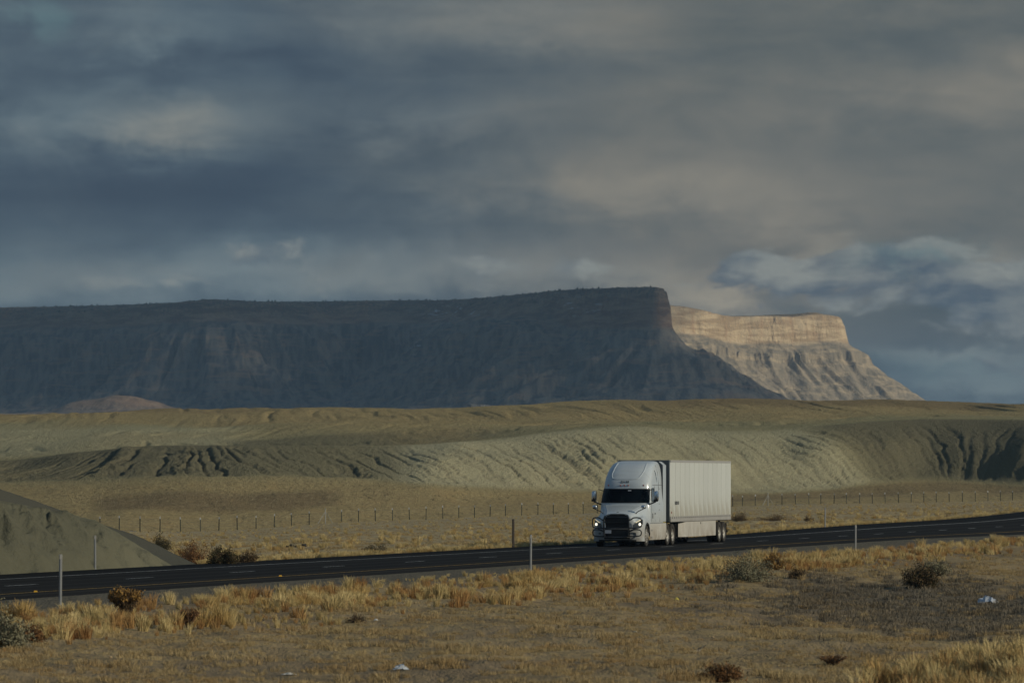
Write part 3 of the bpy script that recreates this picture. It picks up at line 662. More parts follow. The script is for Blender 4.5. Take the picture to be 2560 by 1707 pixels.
# ------------------------------------------------------------------ object materials
def object_materials():
    def dirty(nm, base, dirt, rough, coat, z0, z1, amt):
        m, g, b = mat(nm, base, rough, coat=coat)
        o = g.obj(); x, y, z = g.xyz(o)[:3]
        n = g.noise(g.comb(g.m('MULTIPLY', x, 0.8), y, g.m('MULTIPLY', z, 0.5)), 1.6, 5, 0.65)
        st = g.noise(g.comb(g.m('MULTIPLY', x, 7.0), y, g.m('MULTIPLY', z, 0.35)), 1.0, 3, 0.6)
        low = g.ss(z, z1, z0)
        f = g.m('MULTIPLY', g.m('ADD', g.m('MULTIPLY', low, g.ss(n, 0.25, 0.7)), g.m('MULTIPLY', g.ss(st, 0.5, 0.75), 0.16)), amt, None, True)
        tint = g.mix(g.m('MULTIPLY', g.rnd(), 0.16), base, tuple(q * 0.5 for q in base))
        g.put(b.inputs['Base Color'], g.mix(f, tint, dirt)); g.put(b.inputs['Roughness'], g.mixf(f, rough, 0.8))
        return m
    M['paint'] = dirty('white_cab_paint', (0.52, 0.57, 0.60), (0.24, 0.20, 0.15), 0.28, 0.5, 0.3, 1.5, 0.9)
    M['skirtw'] = dirty('grimy_white_panel', (0.55, 0.54, 0.50), (0.23, 0.19, 0.14), 0.45, 0.1, 0.2, 1.5, 0.85)
    M['trailer'] = dirty('trailer_white_panel', (0.58, 0.605, 0.575), (0.25, 0.22, 0.16), 0.42, 0.1, 1.1, 2.6, 0.85)
    M['rail'] = dirty('aluminium_rail', (0.36, 0.36, 0.35), (0.18, 0.16, 0.13), 0.5, 0.0, 1.0, 1.6, 0.6)
    M['black'] = mat('black_plastic', (0.010, 0.010, 0.011), 0.45)[0]
    M['guard'] = mat('black_powder_coat', (0.012, 0.013, 0.014), 0.35)[0]
    M['under'] = mat('chassis_black', (0.014, 0.013, 0.012), 0.8)[0]
    M['chrome'] = mat('chrome', (0.72, 0.75, 0.78), 0.14, 1.0)[0]
    m, g, b = mat('tyre_rubber', (0.018, 0.017, 0.016), 0.85)
    n = g.noise(g.obj(), 5.0, 3, 0.6); g.put(b.inputs['Base Color'], g.mix(n, (0.012, 0.012, 0.012), (0.050, 0.044, 0.036))); M['tyre'] = m
    m, g, b = mat('wheel_steel', (0.40, 0.39, 0.36), 0.5, 0.3)
    n = g.noise(g.obj(), 4.0, 4, 0.6); g.put(b.inputs['Base Color'], g.mix(n, (0.24, 0.22, 0.18), (0.50, 0.49, 0.46))); M['rim'] = m
    M['amber'] = mat('amber_lens', (0.30, 0.055, 0.03), 0.25)[0]
    M['yellow'] = mat('yellow_plate', (0.62, 0.48, 0.07), 0.5)[0]
    M['plate'] = mat('licence_plate_paint', (0.42, 0.45, 0.50), 0.4)[0]
    M['faded'] = mat('grey_lettering', (0.10, 0.105, 0.11), 0.6)[0]
    M['frontw'] = mat('grey_front_wall_shaded', (0.10, 0.115, 0.125), 0.5)[0]  # grey wall, coloured darker still for the shade behind the cab
    M['ink'] = mat('black_lettering', (0.015, 0.016, 0.02), 0.5)[0]
    M['lampglow'] = mat('lit_lamp', (0.9, 0.9, 0.8), 0.2, emit=(1.0, 0.93, 0.70), es=3.2)[0]
    M['drl'] = mat('daytime_lamp_strip', (0.85, 0.8, 0.6), 0.2, emit=(1.0, 0.85, 0.50), es=1.0)[0]
    M['lens'] = mat('lamp_lens', (0.06, 0.07, 0.08), 0.12, spec=0.8, coat=0.6)[0]
    M['groove'] = mat('panel_gap', (0.06, 0.065, 0.07), 0.8)[0]
    # tinted glass one can look through
    m = bpy.data.materials.new('tinted_glass'); m.use_nodes = True; nt = m.node_tree; nt.nodes.clear(); g = NT(nt)
    tr = g.add('ShaderNodeBsdfTransparent'); tr.inputs[0].default_value = (0.34, 0.39, 0.39, 1)
    gl = g.add('ShaderNodeBsdfGlossy'); gl.inputs['Roughness'].default_value = 0.03; gl.inputs[0].default_value = (0.9, 0.95, 1, 1)
    fr = g.add('ShaderNodeFresnel'); fr.inputs[0].default_value = 1.3
    mx = g.add('ShaderNodeMixShader'); g.put(mx.inputs[0], fr.outputs[0]); nt.links.new(tr.outputs[0], mx.inputs[1]); nt.links.new(gl.outputs[0], mx.inputs[2])
    ou = g.add('ShaderNodeOutputMaterial'); nt.links.new(mx.outputs[0], ou.inputs[0]); M['glass'] = m
    M['sideglass'] = mat('side_glass', (0.055, 0.075, 0.075), 0.08, spec=0.8)[0]
    M['cabin'] = mat('cab_interior', (0.018, 0.018, 0.020), 0.8)[0]
    M['skin'] = mat('skin', (0.36, 0.20, 0.14), 0.55)[0]
    M['shirt'] = mat('dark_shirt', (0.03, 0.035, 0.045), 0.8)[0]
    M['hair'] = mat('dark_hair', (0.02, 0.014, 0.010), 0.7)[0]
object_materials()

# ------------------------------------------------------------------ mesh builders for objects
class B:
    def __init__(s): s.v = []; s.f = []
    def box(s, x0, x1, y0, y1, z0, z1):
        k = len(s.v); s.v += [(x, y, z) for z in (z0, z1) for y in (y0, y1) for x in (x0, x1)]
        s.f += [tuple(k + i for i in q) for q in ((0, 2, 3, 1), (4, 5, 7, 6), (0, 1, 5, 4), (2, 6, 7, 3), (0, 4, 6, 2), (1, 3, 7, 5))]; return s
    def grid(s, P, flip=False, closed=False):
        nr, nc = len(P), len(P[0]); k = len(s.v)
        for r in P: s.v += [tuple(p) for p in r]
        for i in range(nr - 1):
            for j in range(nc if closed else nc - 1):
                a, b, c, d = k + i * nc + j, k + i * nc + (j + 1) % nc, k + (i + 1) * nc + (j + 1) % nc, k + (i + 1) * nc + j
                s.f.append((a, d, c, b) if flip else (a, b, c, d))
        return s
    def poly(s, pts): k = len(s.v); s.v += [tuple(p) for p in pts]; s.f.append(tuple(range(k, k + len(pts)))); return s
    def tube(s, pts, r, n=8, closed=False):
        P = [Vector(p) for p in pts]; m = len(P); rings = []; up = None
        for i in range(m):
            a = P[(i - 1) % m] if closed or i > 0 else P[i]; c = P[(i + 1) % m] if closed or i < m - 1 else P[i]
            t = (c - a).normalized()
            if up is None: up = Vector((0, 0, 1)) if abs(t.z) < 0.9 else Vector((1, 0, 0))
            u = (up - t * up.dot(t)).normalized(); w = t.cross(u); up = u
            rr = r if not isinstance(r, (list, tuple)) else r[i]
            rings.append([P[i] + u * (rr * math.cos(2 * math.pi * j / n)) + w * (rr * math.sin(2 * math.pi * j / n)) for j in range(n)])
        if closed: rings.append(rings[0])
        s.grid(rings, closed=True)
        if not closed: s.poly(rings[0][::-1]); s.poly(rings[-1])
        return s
    def lathe(s, prof, n=28, axis='y'):
        """prof: (radius, along) pairs"""
        rings = []
        for r, a in prof:
            rings.append([(r * math.cos(2 * math.pi * j / n), a, r * math.sin(2 * math.pi * j / n)) for j in range(n)])
        return s.grid(rings, closed=True)
    def ball(s, c, rx, ry, rz, n=10, m=8):
        P = []
        for i in range(m + 1):
            th = math.pi * i / m
            P.append([(c[0] + rx * math.sin(th) * math.cos(2 * math.pi * j / n), c[1] + ry * math.sin(th) * math.sin(2 * math.pi * j / n), c[2] + rz * math.cos(th)) for j in range(n)])
        return s.grid(P, closed=True)
    def build(s, name, m, parent=None, loc=None, sm=False, bevel=0.0):
        me = bpy.data.meshes.new(name); me.from_pydata(s.v, [], s.f); me.validate(); me.update()
        bm = bmesh.new(); bm.from_mesh(me)
        bmesh.ops.remove_doubles(bm, verts=bm.verts, dist=1e-5)
        if bevel: bmesh.ops.bevel(bm, geom=bm.edges[:], offset=bevel, segments=2, affect='EDGES', clamp_overlap=True)
        bmesh.ops.recalc_face_normals(bm, faces=bm.faces)
        if sm:
            for f in bm.faces: f.smooth = True
            for e in bm.edges:
                if len(e.link_faces) == 2 and e.calc_face_angle(0) > rad(38): e.smooth = False
        bm.to_mesh(me); bm.free()
        return link(name, me, m, parent, loc)

def chaikin(pts, n=2, closed=False):
    P = [Vector(p) for p in pts]
    for _ in range(n):
        out = [] if closed else [P[0]]
        rng = range(len(P)) if closed else range(len(P) - 1)
        for i in rng:
            a, b = P[i], P[(i + 1) % len(P)]; out += [a * 0.75 + b * 0.25, a * 0.25 + b * 0.75]
        if not closed: out.append(P[-1])
        P = out
    return P

def text(name, body, size, m, parent, loc, rot, shear=0.0):
    cu = bpy.data.curves.new(name, 'FONT'); cu.body = body; cu.size = size; cu.align_x = 'CENTER'; cu.align_y = 'CENTER'; cu.extrude = 0.003; cu.shear = shear
    cu.offset = size * 0.012
    o = bpy.data.objects.new(name, cu); COL.objects.link(o)
    me = bpy.data.meshes.new_from_object(o.evaluated_get(bpy.context.evaluated_depsgraph_get()))
    bpy.data.objects.remove(o); bpy.data.curves.remove(cu)
    o = link(name, me, None, parent, loc); me.materials.clear(); me.materials.append(m); o.rotation_euler = rot
    return o

def wheel(parent, x, y, side, dual, steer=False, name='wheel'):
    """side +1: outer face towards +y"""
    R, W = 0.515, 0.28
    w = empty(name, (x, y, R)); w.parent = parent
    def prof(a0):
        return [(0.33, a0 - W * 0.42), (0.40, a0 - W * 0.5), (0.475, a0 - W * 0.49), (R - 0.012, a0 - W * 0.40), (R, a0 - W * 0.28), (R, a0 - W * 0.06), (R - 0.012, a0 - W * 0.05), (R - 0.012, a0 + W * 0.05), (R, a0 + W * 0.06), (R, a0 + W * 0.28),
                (R - 0.012, a0 + W * 0.40), (0.475, a0 + W * 0.49), (0.40, a0 + W * 0.5), (0.33, a0 + W * 0.42)]
    b = B()
    for k in ((0,) if not dual else (0, 1)):
        b.lathe([(r, side * a) for r, a in prof(-W * 0.5 - k * 0.34)], 32)
    t = b.build('tyre', M['tyre'], w, sm=True)
    o = -W * 0.06
    if steer: pr = [(0.345, o), (0.335, o - 0.01), (0.30, o - 0.03), (0.27, o - 0.02), (0.20, o + 0.015), (0.15, o + 0.03), (0.14, o + 0.07), (0.09, o + 0.085), (0.0, o + 0.085)]
    else: pr = [(0.345, o), (0.335, o - 0.01), (0.31, o - 0.07), (0.26, o - 0.12), (0.18, o - 0.15), (0.13, o - 0.15), (0.125, o - 0.05), (0.09, o - 0.02), (0.0, o - 0.02)]
    b = B().lathe([(r, side * a) for r, a in pr], 32)
    rm = b.build('rim', M['rim'], w, sm=True)
    for k in range(10):
        b = B(); a = 2 * math.pi * k / 10; rr = 0.235 if steer else 0.22
        cx, cz = rr * math.cos(a), rr * math.sin(a); yy = side * ((o + 0.012) if steer else (o - 0.128))
        b.lathe([(0.028, 0), (0.0, 0.012 * side)], 8)
        k0 = len(b.v) - 16
        for i in range(k0, len(b.v)): v = b.v[i]; b.v[i] = (v[0] + cx, v[1] + yy, v[2] + cz)
        b.build('hand_hole', M['under'], w)
    return w

# ------------------------------------------------------------------ truck tractor
LVL = [  # z, front x, half width, nose depth
    (1.05, -1.78, 1.20, 0.30), (1.60, -1.76, 1.205, 0.30), (2.00, -1.70, 1.20, 0.46), (2.08, -1.74, 1.195, 0.52), (2.30, -1.86, 1.175, 0.56), (2.50, -1.97, 1.155, 0.58), (2.70, -2.07, 1.14, 0.60),
    (2.78, -2.08, 1.135, 0.62), (2.95, -2.12, 1.13, 0.66), (3.10, -2.20, 1.125, 0.72), (3.30, -2.36, 1.115, 0.82), (3.50, -2.56, 1.09, 0.92), (3.70, -2.84, 1.055, 1.0), (3.85, -3.16, 1.01, 1.05), (3.95, -3.50, 0.95, 1.05), (4.01, -3.85, 0.88, 0.95), (4.045, -4.3, 0.76, 0.6), (4.055, -4.8, 0.5, 0.2)]
LZ = np.array([l[0] for l in LVL]); NEXP = 3.0
def cab_par(z):
    return [float(np.interp(z, LZ, [l[k] for l in LVL])) for k in (1, 2, 3)]
def cab_pt(z, th, push=0.0):
    xf, w, A = cab_par(z); c, s_ = math.cos(th), math.sin(th)
    y = w * math.copysign(abs(c) ** (2 / NEXP), c); x = xf - A + A * abs(s_) ** (2 / NEXP)
    nx, ny = abs(s_) ** (2 - 2 / NEXP) / max(A, .1), math.copysign(abs(c) ** (2 - 2 / NEXP), c) / w
    L = math.hypot(nx, ny) or 1
    return (x + push * nx / L, y + push * ny / L, z)
def th_of_y(z, y):
    w = cab_par(z)[1]; q = max(-1, min(1, y / w)); return math.acos(math.copysign(abs(q) ** (NEXP / 2), q))
XR = -5.2
def nose_w(x, w=1.2, xf=-0.05, A=0.72, n=2.6):
    if x < xf - A: return w
    return w * (1 - ((x - (xf - A)) / A) ** n) ** (1 / n)

def build_tractor(root):
    # --- cab and sleeper shell, open where the windscreen sits
    N = 36; ths = [math.pi * k / N for k in range(N + 1)]
    zs = sorted(set(list(LZ) + [2.14, 2.64])); b = B(); rows = []
    for z in zs:
        row = [cab_pt(z, t) for t in ths]
        w = cab_par(z)[1]
        rows.append([(XR, w, z), (-4.4, w, z) if z < 3.9 else (min(-4.4, row[0][0]), w, z)] + row + [(-4.4, -w, z) if z < 3.9 else (min(-4.4, row[0][0]), -w, z), (XR, -w, z)])
    k = len(b.v); nc = len(rows[0])
    for r in rows: b.v += r
    for i in range(len(zs) - 1):
        for j in range(nc - 1):
            ym = (rows[i][j][1] + rows[i][j + 1][1]) / 2
            if 2.05 < (zs[i] + zs[i + 1]) / 2 < 2.72 and 6 <= j <= nc - 8: continue
            b.f.append((i * nc + j, i * nc + j + 1, (i + 1) * nc + j + 1, (i + 1) * nc + j))
    b.f.append(tuple((len(zs) - 1) * nc + j for j in range(nc)))
    b.poly([r[0] for r in rows] + [r[-1] for r in rows][::-1])
    b.build('cab', M['paint'], root, sm=True)
    # --- windscreen
    wz = np.linspace(2.075, 2.705, 7); t0, t1 = ths[4], ths[-5]
    P = [[cab_pt(z, t, 0.004) for t in np.linspace(t0, t1, 25)] for z in wz]
    ws = B().grid(P, flip=False).build('windscreen', M['glass'], root, sm=True)
    fr = [cab_pt(2.07, t, 0.006) for t in np.linspace(t0, t1, 24)] + [cab_pt(z, t1, 0.006) for z in np.linspace(2.12, 2.66, 6)] + [cab_pt(2.71, t, 0.006) for t in np.linspace(t1, t0, 24)] + [cab_pt(z, t0, 0.006) for z in np.linspace(2.66, 2.12, 6)]
    B().tube(fr, 0.022, 6, True).build('windscreen_seal', M['black'], ws, sm=True)
    for y0 in (-0.75, 0.15):
        B().tube([cab_pt(2.09, th_of_y(2.09, y0), 0.03), cab_pt(2.13, th_of_y(2.13, y0 + 0.35), 0.03), cab_pt(2.16, th_of_y(2.16, y0 + 0.72), 0.025)], 0.012, 5).build('wiper', M['black'], ws)
    # --- inside of the cab
    b = B().box(-3.35, -3.30, -1.05, 1.05, 1.2, 2.9).box(-3.3, -1.95, -1.05, 1.05, 1.15, 1.2)
    b.build('sleeper_curtain', M['cabin'], root)
    B().box(-2.5, -2.05, -1.02, 1.02, 1.7, 2.03).build('dashboard', M['cabin'], root, bevel=0.05)
    st = B(); st.tube([(-2.62 + 0.09 * math.sin(a), 0.62 + 0.23 * math.cos(a), 2.02 + 0.20 * math.sin(a)) for a in np.linspace(0, 2 * math.pi, 20, endpoint=False)], 0.017, 6, True)
    st.build('steering_wheel', M['cabin'], root, sm=True)
    for y in (0.62, -0.62):
        B().box(-3.3, -2.85, y - 0.27, y + 0.27, 1.45, 1.6).box(-3.3, -3.15, y - 0.25, y + 0.25, 1.6, 2.4).build('seat', M['cabin'], root, bevel=0.05)
    # visor sticker
    P = [[cab_pt(z, th_of_y(z, y), 0.010) for y in np.linspace(-0.28, -0.12, 4)[::-1]] for z in (2.62, 2.66)]
    B().grid([[(p[0], -p[1], p[2]) for p in r] for r in P]).build('windscreen_tag', M['plate'], ws)
    # --- bonnet with wings
    xs_ = [-0.10, -0.14, -0.20, -0.30, -0.42, -0.55, -0.68, -0.8, -0.95, -1.1, -1.25, -1.4, -1.55, -1.7, -1.88]
    us = np.concatenate([np.linspace(-1, -0.5, 9)[:-1], np.linspace(-0.5, 0.5, 9), np.linspace(0.5, 1, 9)[1:]])
    rows = []
    for x in xs_:
        w = nose_w(x) if x > -1.5 else 1.2; hc = np.interp(-x, [0.1, 0.2, 0.5, 1.0, 1.88], [1.50, 1.585, 1.69, 1.83, 2.03]); hf = np.interp(-x, [0.1, 0.3, 0.55, 0.9, 1.4, 1.88], [1.06, 1.22, 1.36, 1.44, 1.42, 1.36])
        hw = np.interp(-x, [0.1, 0.5, 1.0, 1.88], [0.62, 0.66, 0.82, 1.06])
        arch = 0.58 ** 2 - (x + 1.25) ** 2
        zb = max(0.50, 0.515 + math.sqrt(arch)) if arch > 0 else 0.50
        top = []
        for u_ in us:
            y = u_ * w; a = abs(y); t = min(1, max(0, (a - hw) / 0.24)); t = t * t * (3 - 2 * t)
            z = (hc - 0.07 * (y / hw) ** 2 if a < hw else hc - 0.07) * (1 - t) + hf * t
            e = max(0.0, (a - (w - 0.14)) / 0.14); z -= 0.13 * e * e
            top.append((x, y, float(z)))
        zl = top[0][2]
        sidep = lambda sg: [(x, sg * (w + 0.012 * math.sin(math.pi * q)), zb + (zl - zb) * q) for q in (0, 0.35, 0.7)]
        rows.append(sidep(-1) + top + sidep(1)[::-1])
    b = B().grid(rows); b.poly(rows[0])
    hood = b.build('bonnet', M['paint'], root, sm=True)
    for sg in (-1, 1):                                           # crease along the bonnet
        B().tube([(x, sg * float(np.interp(-x, [0.2, 0.5, 1.0, 1.88], [0.50, 0.56, 0.70, 0.92])), float(np.interp(-x, [0.2, 0.5, 1.0, 1.88], [1.585, 1.69, 1.83, 2.03])) - 0.052) for x in np.linspace(-0.3, -1.8, 10)], 0.014, 6).build('bonnet_crease', M['paint'], hood, sm=True)
    B().box(-0.205, -0.19, -0.06, 0.06, 1.615, 1.645).build('badge', M['chrome'], hood, bevel=0.005)
    # --- grille
    gx = -0.075
    g_ = B().poly([(gx, -0.50, 0.56), (gx, 0.50, 0.56), (gx, 0.585, 1.30), (gx, 0.50, 1.47), (gx, 0.3, 1.52), (gx, -0.3, 1.52), (gx, -0.50, 1.47), (gx, -0.585, 1.30)])
    grille = g_.build('grille', M['black'], root)
    for k, z in enumerate(np.linspace(0.70, 1.40, 6)):
        w = 0.50 + 0.075 * (z - 0.6) / 0.7
        B().box(gx + 0.005, gx + 0.035, -w, w, z - 0.020, z + 0.020).build('grille_bar', M['guard'], grille, bevel=0.006)
    for sg in (-1, 1):
        B().tube([(gx + 0.02, sg * 0.53, 0.62), (gx + 0.02, sg * 0.605, 1.30), (gx + 0.02, sg * 0.53, 1.49)], 0.022, 6).build('grille_trim', M['chrome'], grille, sm=True)
    B().tube(chaikin([(gx + 0.02, -0.53, 1.49), (gx + 0.02, -0.32, 1.545), (gx + 0.02, 0.32, 1.545), (gx + 0.02, 0.53, 1.49)], 2), 0.022, 6).build('grille_trim', M['chrome'], grille, sm=True)
    # --- bumper
    def bp(y, z, push=0.0):
        q = abs(y) / 1.22; n = 2.8; A = 0.62
        return (0.02 - A + A * max(0.0, 1 - q ** n) ** (1 / n) + push - 0.10 * max(0, (0.42 - z) / 0.2), y, z)
    ys = 1.22 * np.sin(np.linspace(-math.pi / 2, math.pi / 2, 31))
    b = B().grid([[bp(y, z) for y in ys] for z in (0.26, 0.34, 0.46, 0.62, 0.78, 0.86)] + [[(bp(y, 0.86)[0] - 0.10, y * 0.97, 0.87) for y in ys]])
    bump = b.build('bumper', M['paint'], root, sm=True)
    B().grid([[bp(y, z, 0.006) for y in np.linspace(-0.62, 0.62, 9)] for z in (0.36, 0.5, 0.7, 0.84)]).build('bumper_intake', M['black'], bump)
    B().grid([[bp(y, z, 0.004) for y in np.linspace(-0.9, 0.9, 13)] for z in (0.262, 0.33)]).build('air_dam', M['under'], bump)
    for sg in (-1, 1):
        B().grid([[bp(sg * y, z, 0.007) for y in (0.78, 0.84, 0.90)] for z in (0.58, 0.62, 0.66)]).build('fog_lamp', M['lens'], bump)
    B().box(0.15, 0.165, -0.545, -0.24, 0.63, 0.79).build('number_plate', M['plate'], bump, bevel=0.004)
    # --- headlights on the wing corners
    def npnt(y, z, push):
        q = min(0.999, abs(y) / 1.2); n = 2.6; A = 0.72
        x = -0.05 - A + A * (1 - q ** n) ** (1 / n); return (x + push * 0.8, y + math.copysign(push * 0.5, y), z)
    for sg in (-1, 1):
        P = []
        for z0, z1, y in ((0.92, 1.02, 0.74), (0.90, 1.10, 0.82), (0.90, 1.17, 0.92), (0.93, 1.23, 1.02), (0.99, 1.28, 1.10), (1.08, 1.29, 1.155)):
            P.append([npnt(sg * y, z, 0.012) for z in np.linspace(z0, z1, 5)])
        hl = B().grid(P).build('headlight', M['lens'], root, sm=True)
        c = npnt(sg * 1.03, 1.055, 0.03); B().ball(c, 0.045, 0.062, 0.062).build('lamp', M['lampglow'], hl, sm=True)
        B().tube([npnt(sg * y, z, 0.02) for y, z in ((0.86, 1.135), (0.94, 1.185), (1.02, 1.235), (1.09, 1.275))], 0.016, 6).build('lamp_strip', M['drl'], hl, sm=True)
    # --- grille guard
    gd = empty('grille_guard', (0, 0, 0)); gd.parent = root
    X0 = 0.16
    for sg in (-1, 1):
        B().tube(chaikin([(X0, sg * 0.56, 0.47), (X0, sg * 0.60, 0.75), (X0, sg * 0.60, 1.30), (X0 - 0.05, sg * 0.54, 1.46)], 2), 0.034, 8).build('upright', M['guard'], gd, sm=True)
        up = chaikin([(X0, sg * 0.58, 1.24), (X0, sg * 0.72, 1.28), (X0 - 0.02, sg * 0.82, 1.375), (X0 - 0.12, sg * 1.06, 1.375), (X0 - 0.2, sg * 1.18, 1.30), (X0 - 0.2, sg * 1.18, 0.98), (X0 - 0.12, sg * 1.10, 0.885), (X0, sg * 0.58, 0.885)], 2)
        B().tube(up, 0.030, 8).build('upper_loop', M['guard'], gd, sm=True)
        lo = chaikin([(X0, sg * 0.58, 0.70), (X0 - 0.01, sg * 0.72, 0.78), (X0 - 0.04, sg * 0.84, 0.815), (X0 - 0.12, sg * 1.07, 0.815), (X0 - 0.2, sg * 1.17, 0.74), (X0 - 0.2, sg * 1.16, 0.56), (X0 - 0.12, sg * 1.05, 0.50), (X0, sg * 0.58, 0.49)], 2)
        B().tube(lo, 0.030, 8).build('lower_loop', M['guard'], gd, sm=True)
        B().box(-0.10, X0, sg * 0.56 - 0.03, sg * 0.56 + 0.03, 0.50, 0.62).build('bracket', M['guard'], gd)
    for z in (0.49, 0.885, 1.16, 1.38):
        B().tube([(X0, -0.58, z), (X0, 0.58, z)], 0.026, 8).build('crossbar', M['guard'], gd, sm=True)
    # --- roof cap detail: raised outline, number, clearance lamps
    def roof_pt(y, z, push): return cab_pt(z, th_of_y(z, y), push)
    ol = chaikin([(a, c, 0) for a, c in [(-0.66, 3.93), (-0.72, 3.60), (-0.76, 3.40), (-0.70, 3.20), (-0.55, 3.17), (0.0, 3.165), (0.45, 3.17), (0.60, 3.24), (0.70, 3.42), (0.76, 3.62), (0.74, 3.93)]], 3)
    ol = [(p.x, p.y) for p in ol]
    B().tube([roof_pt(y, z, -0.004) for y, z in ol], 0.026, 7).build('roof_panel_edge', M['paint'], root, sm=True)
    x, y, z = roof_pt(-0.06, 3.045, 0.006)
    text('fleet_number', '25138', 0.165, M['ink'], root, (x + 0.012, -0.07, 3.045), (rad(76), 0, rad(90)), 0.15)
    for y in (-0.86, -0.26, -0.07, 0.12, 0.84):
        c = roof_pt(y, 2.885, 0.012)
        lamp = B().ball(c, 0.028, 0.027, 0.042, 8, 6).build('clearance_lamp', M['amber'], root, sm=True)
    # panel seams, doors, windows on both sides
    for sg in (-1, 1):
        def sp(x, z, push=0.004):
            w = cab_par(z)[1]; xf, _, A = cab_par(z); xc = xf - A
            if x > xc:
                q = (x - xc) / A; w = w * max(0.02, 1 - q ** NEXP) ** (1 / NEXP)
            return (x, sg * (w + push), z)
        door = B().grid([[sp(x, z, 0.012) for x in (-2.30, -2.5, -2.8, -3.05, -3.28)] for z in (1.16, 1.5, 1.8, 2.05, 2.12)]).build('door', M['paint'], root, sm=True)
        B().tube(chaikin([sp(-2.16, 2.20), sp(-2.22, 2.60), sp(-2.40, 2.86), sp(-2.9, 2.90), sp(-4.0, 2.90), sp(-5.15, 2.90)], 2), 0.010, 5).build('roof_seam', M['groove'], root)
        B().tube([sp(-3.32, 1.15), sp(-3.32, 2.85)], 0.009, 5).build('door_seam', M['groove'], door)
        B().tube([sp(-4.35, 1.15), sp(-4.35, 3.0), sp(-4.30, 3.5), sp(-4.15, 3.85)], 0.009, 5).build('sleeper_seam', M['groove'], root)
        gw = B().grid([[sp(x, z, 0.010) for x in np.linspace(x0, -3.18, 5)] for z, x0 in ((2.12, -2.38), (2.20, -2.36), (2.4, -2.42), (2.6, -2.54), (2.72, -2.66))]).build('side_window', M['sideglass'], door, sm=True)
        ring = [sp(-2.38, 2.12, .012), sp(-2.36, 2.22, .012), sp(-2.42, 2.42, .012), sp(-2.56, 2.64, .012), sp(-2.68, 2.74, .012), sp(-3.16, 2.74, .012), sp(-3.19, 2.4, .012), sp(-3.18, 2.12, .012)]
        B().tube(ring, 0.024, 6, True).build('window_seal', M['black'], door, sm=True)
        B().box(-3.2, -3.02, sg * 1.205, sg * 1.235, 1.52, 1.57).build('door_handle', M['black'], door)
        B().poly([sp(-3.95, 3.02, .006), sp(-3.78, 3.30, .006), sp(-3.66, 3.52, .006), sp(-3.60, 3.60, .006), sp(-3.72, 3.60, .006), sp(-3.85, 3.45, .006), sp(-3.97, 3.2, .006)]).build('sleeper_window', M['sideglass'], root)
        for z in (2.72, 2.0, 1.72):
            B().box(-4.3, -4.12, sg * 1.206, sg * 1.216, z - .012, z + .012).build('vent_slot', M['groove'], root)
        B().box(-2.62, -2.48, sg * 1.206, sg * 1.224, 1.32, 1.56).build('door_badge', M['groove'], door)
        # fairings
        ex = B().grid([[(x, sg * (w + 0.0), z) for x, w in ((-5.14, 1.195), (-5.5, 1.20), (-5.9, 1.20))] for z in (1.15, 2.0, 3.0, 3.55, 3.85)] + [[(-5.14, sg * 1.0, 4.03), (-5.5, sg * 1.04, 4.02), (-5.84, sg * 1.06, 3.98)]])
        ex.build('side_extender', M['paint'], root, sm=True)
        ch = B().grid([[(x, sg * w, z) for x in (-1.9, -2.4, -3.5, -4.6, -5.95)] for z, w in ((0.30, 1.16), (0.42, 1.20), (0.78, 1.21), (1.06, 1.20), (1.13, 1.14))]).build('chassis_fairing', M['skirtw'], root, sm=True)
        B().box(-2.6, -2.15, sg * 1.19, sg * 1.225, 0.72, 0.80).build('step', M['rail'], ch)
        B().box(-2.6, -2.15, sg * 1.17, sg * 1.225, 0.40, 0.47).build('step', M['rail'], ch)
        B().tube([(-1.95, sg * 1.215, 1.10), (-5.9, sg * 1.215, 1.10)], 0.008, 5).build('fairing_seam', M['groove'], ch)
        # wheel arch lip
        B().tube([(-1.25 + 0.60 * math.cos(a), sg * 1.21, 0.515 + 0.60 * math.sin(a)) for a in np.linspace(0.05, math.pi - 0.05, 15)], 0.022, 6).build('arch_lip', M['black'], root, sm=True)
        # door mirrors
        mi = empty('door_mirror', (0, 0, 0)); mi.parent = root
        B().tube(chaikin([(-1.95, sg * 1.14, 1.98), (-1.90, sg * 1.36, 2.06), (-1.88, sg * 1.50, 2.12)], 2), 0.032, 8).build('mirror_arm', M['black'], mi, sm=True)
        b = B()
        rows = []
        for x, sc_ in ((-1.98, 1.0), (-1.93, 1.0), (-1.86, 0.93), (-1.83, 0.78), (-1.82, 0.0)):
            rows.append([(x, sg * 1.50 + 0.115 * sc_ * math.copysign(abs(math.cos(t)) ** 0.6, math.cos(t)), 2.37 + 0.255 * sc_ * math.copysign(abs(math.sin(t)) ** 0.45, math.sin(t))) for t in np.linspace(0, 2 * math.pi, 20, endpoint=False)])
        b.grid(rows, closed=True).build('mirror_housing', M['chrome'], mi, sm=True)
        B().grid([[(q[0] - 0.012, q[1], q[2]) for q in rows[0]], [(-1.985, sg * 1.5, 2.37)] * 20], closed=True).build('mirror_glass', M['sideglass'], mi)
        B().grid([[(-1.80, sg * 1.50 + yy, zz) for yy in (-0.10, 0.10)] for zz in (2.12, 2.22)]).build('mirror_base', M['black'], mi)
        # bonnet mirrors
        hm = empty('bonnet_mirror', (0, 0, 0)); hm.parent = root
        B().tube(chaikin([(-0.62, sg * 0.80, 1.56), (-0.58, sg * 0.84, 1.63), (-0.50, sg * 1.12, 1.76), (-0.48, sg * 1.24, 1.82)], 1), 0.024, 6).build('mirror_arm', M['black'], hm, sm=True)
        rows = []
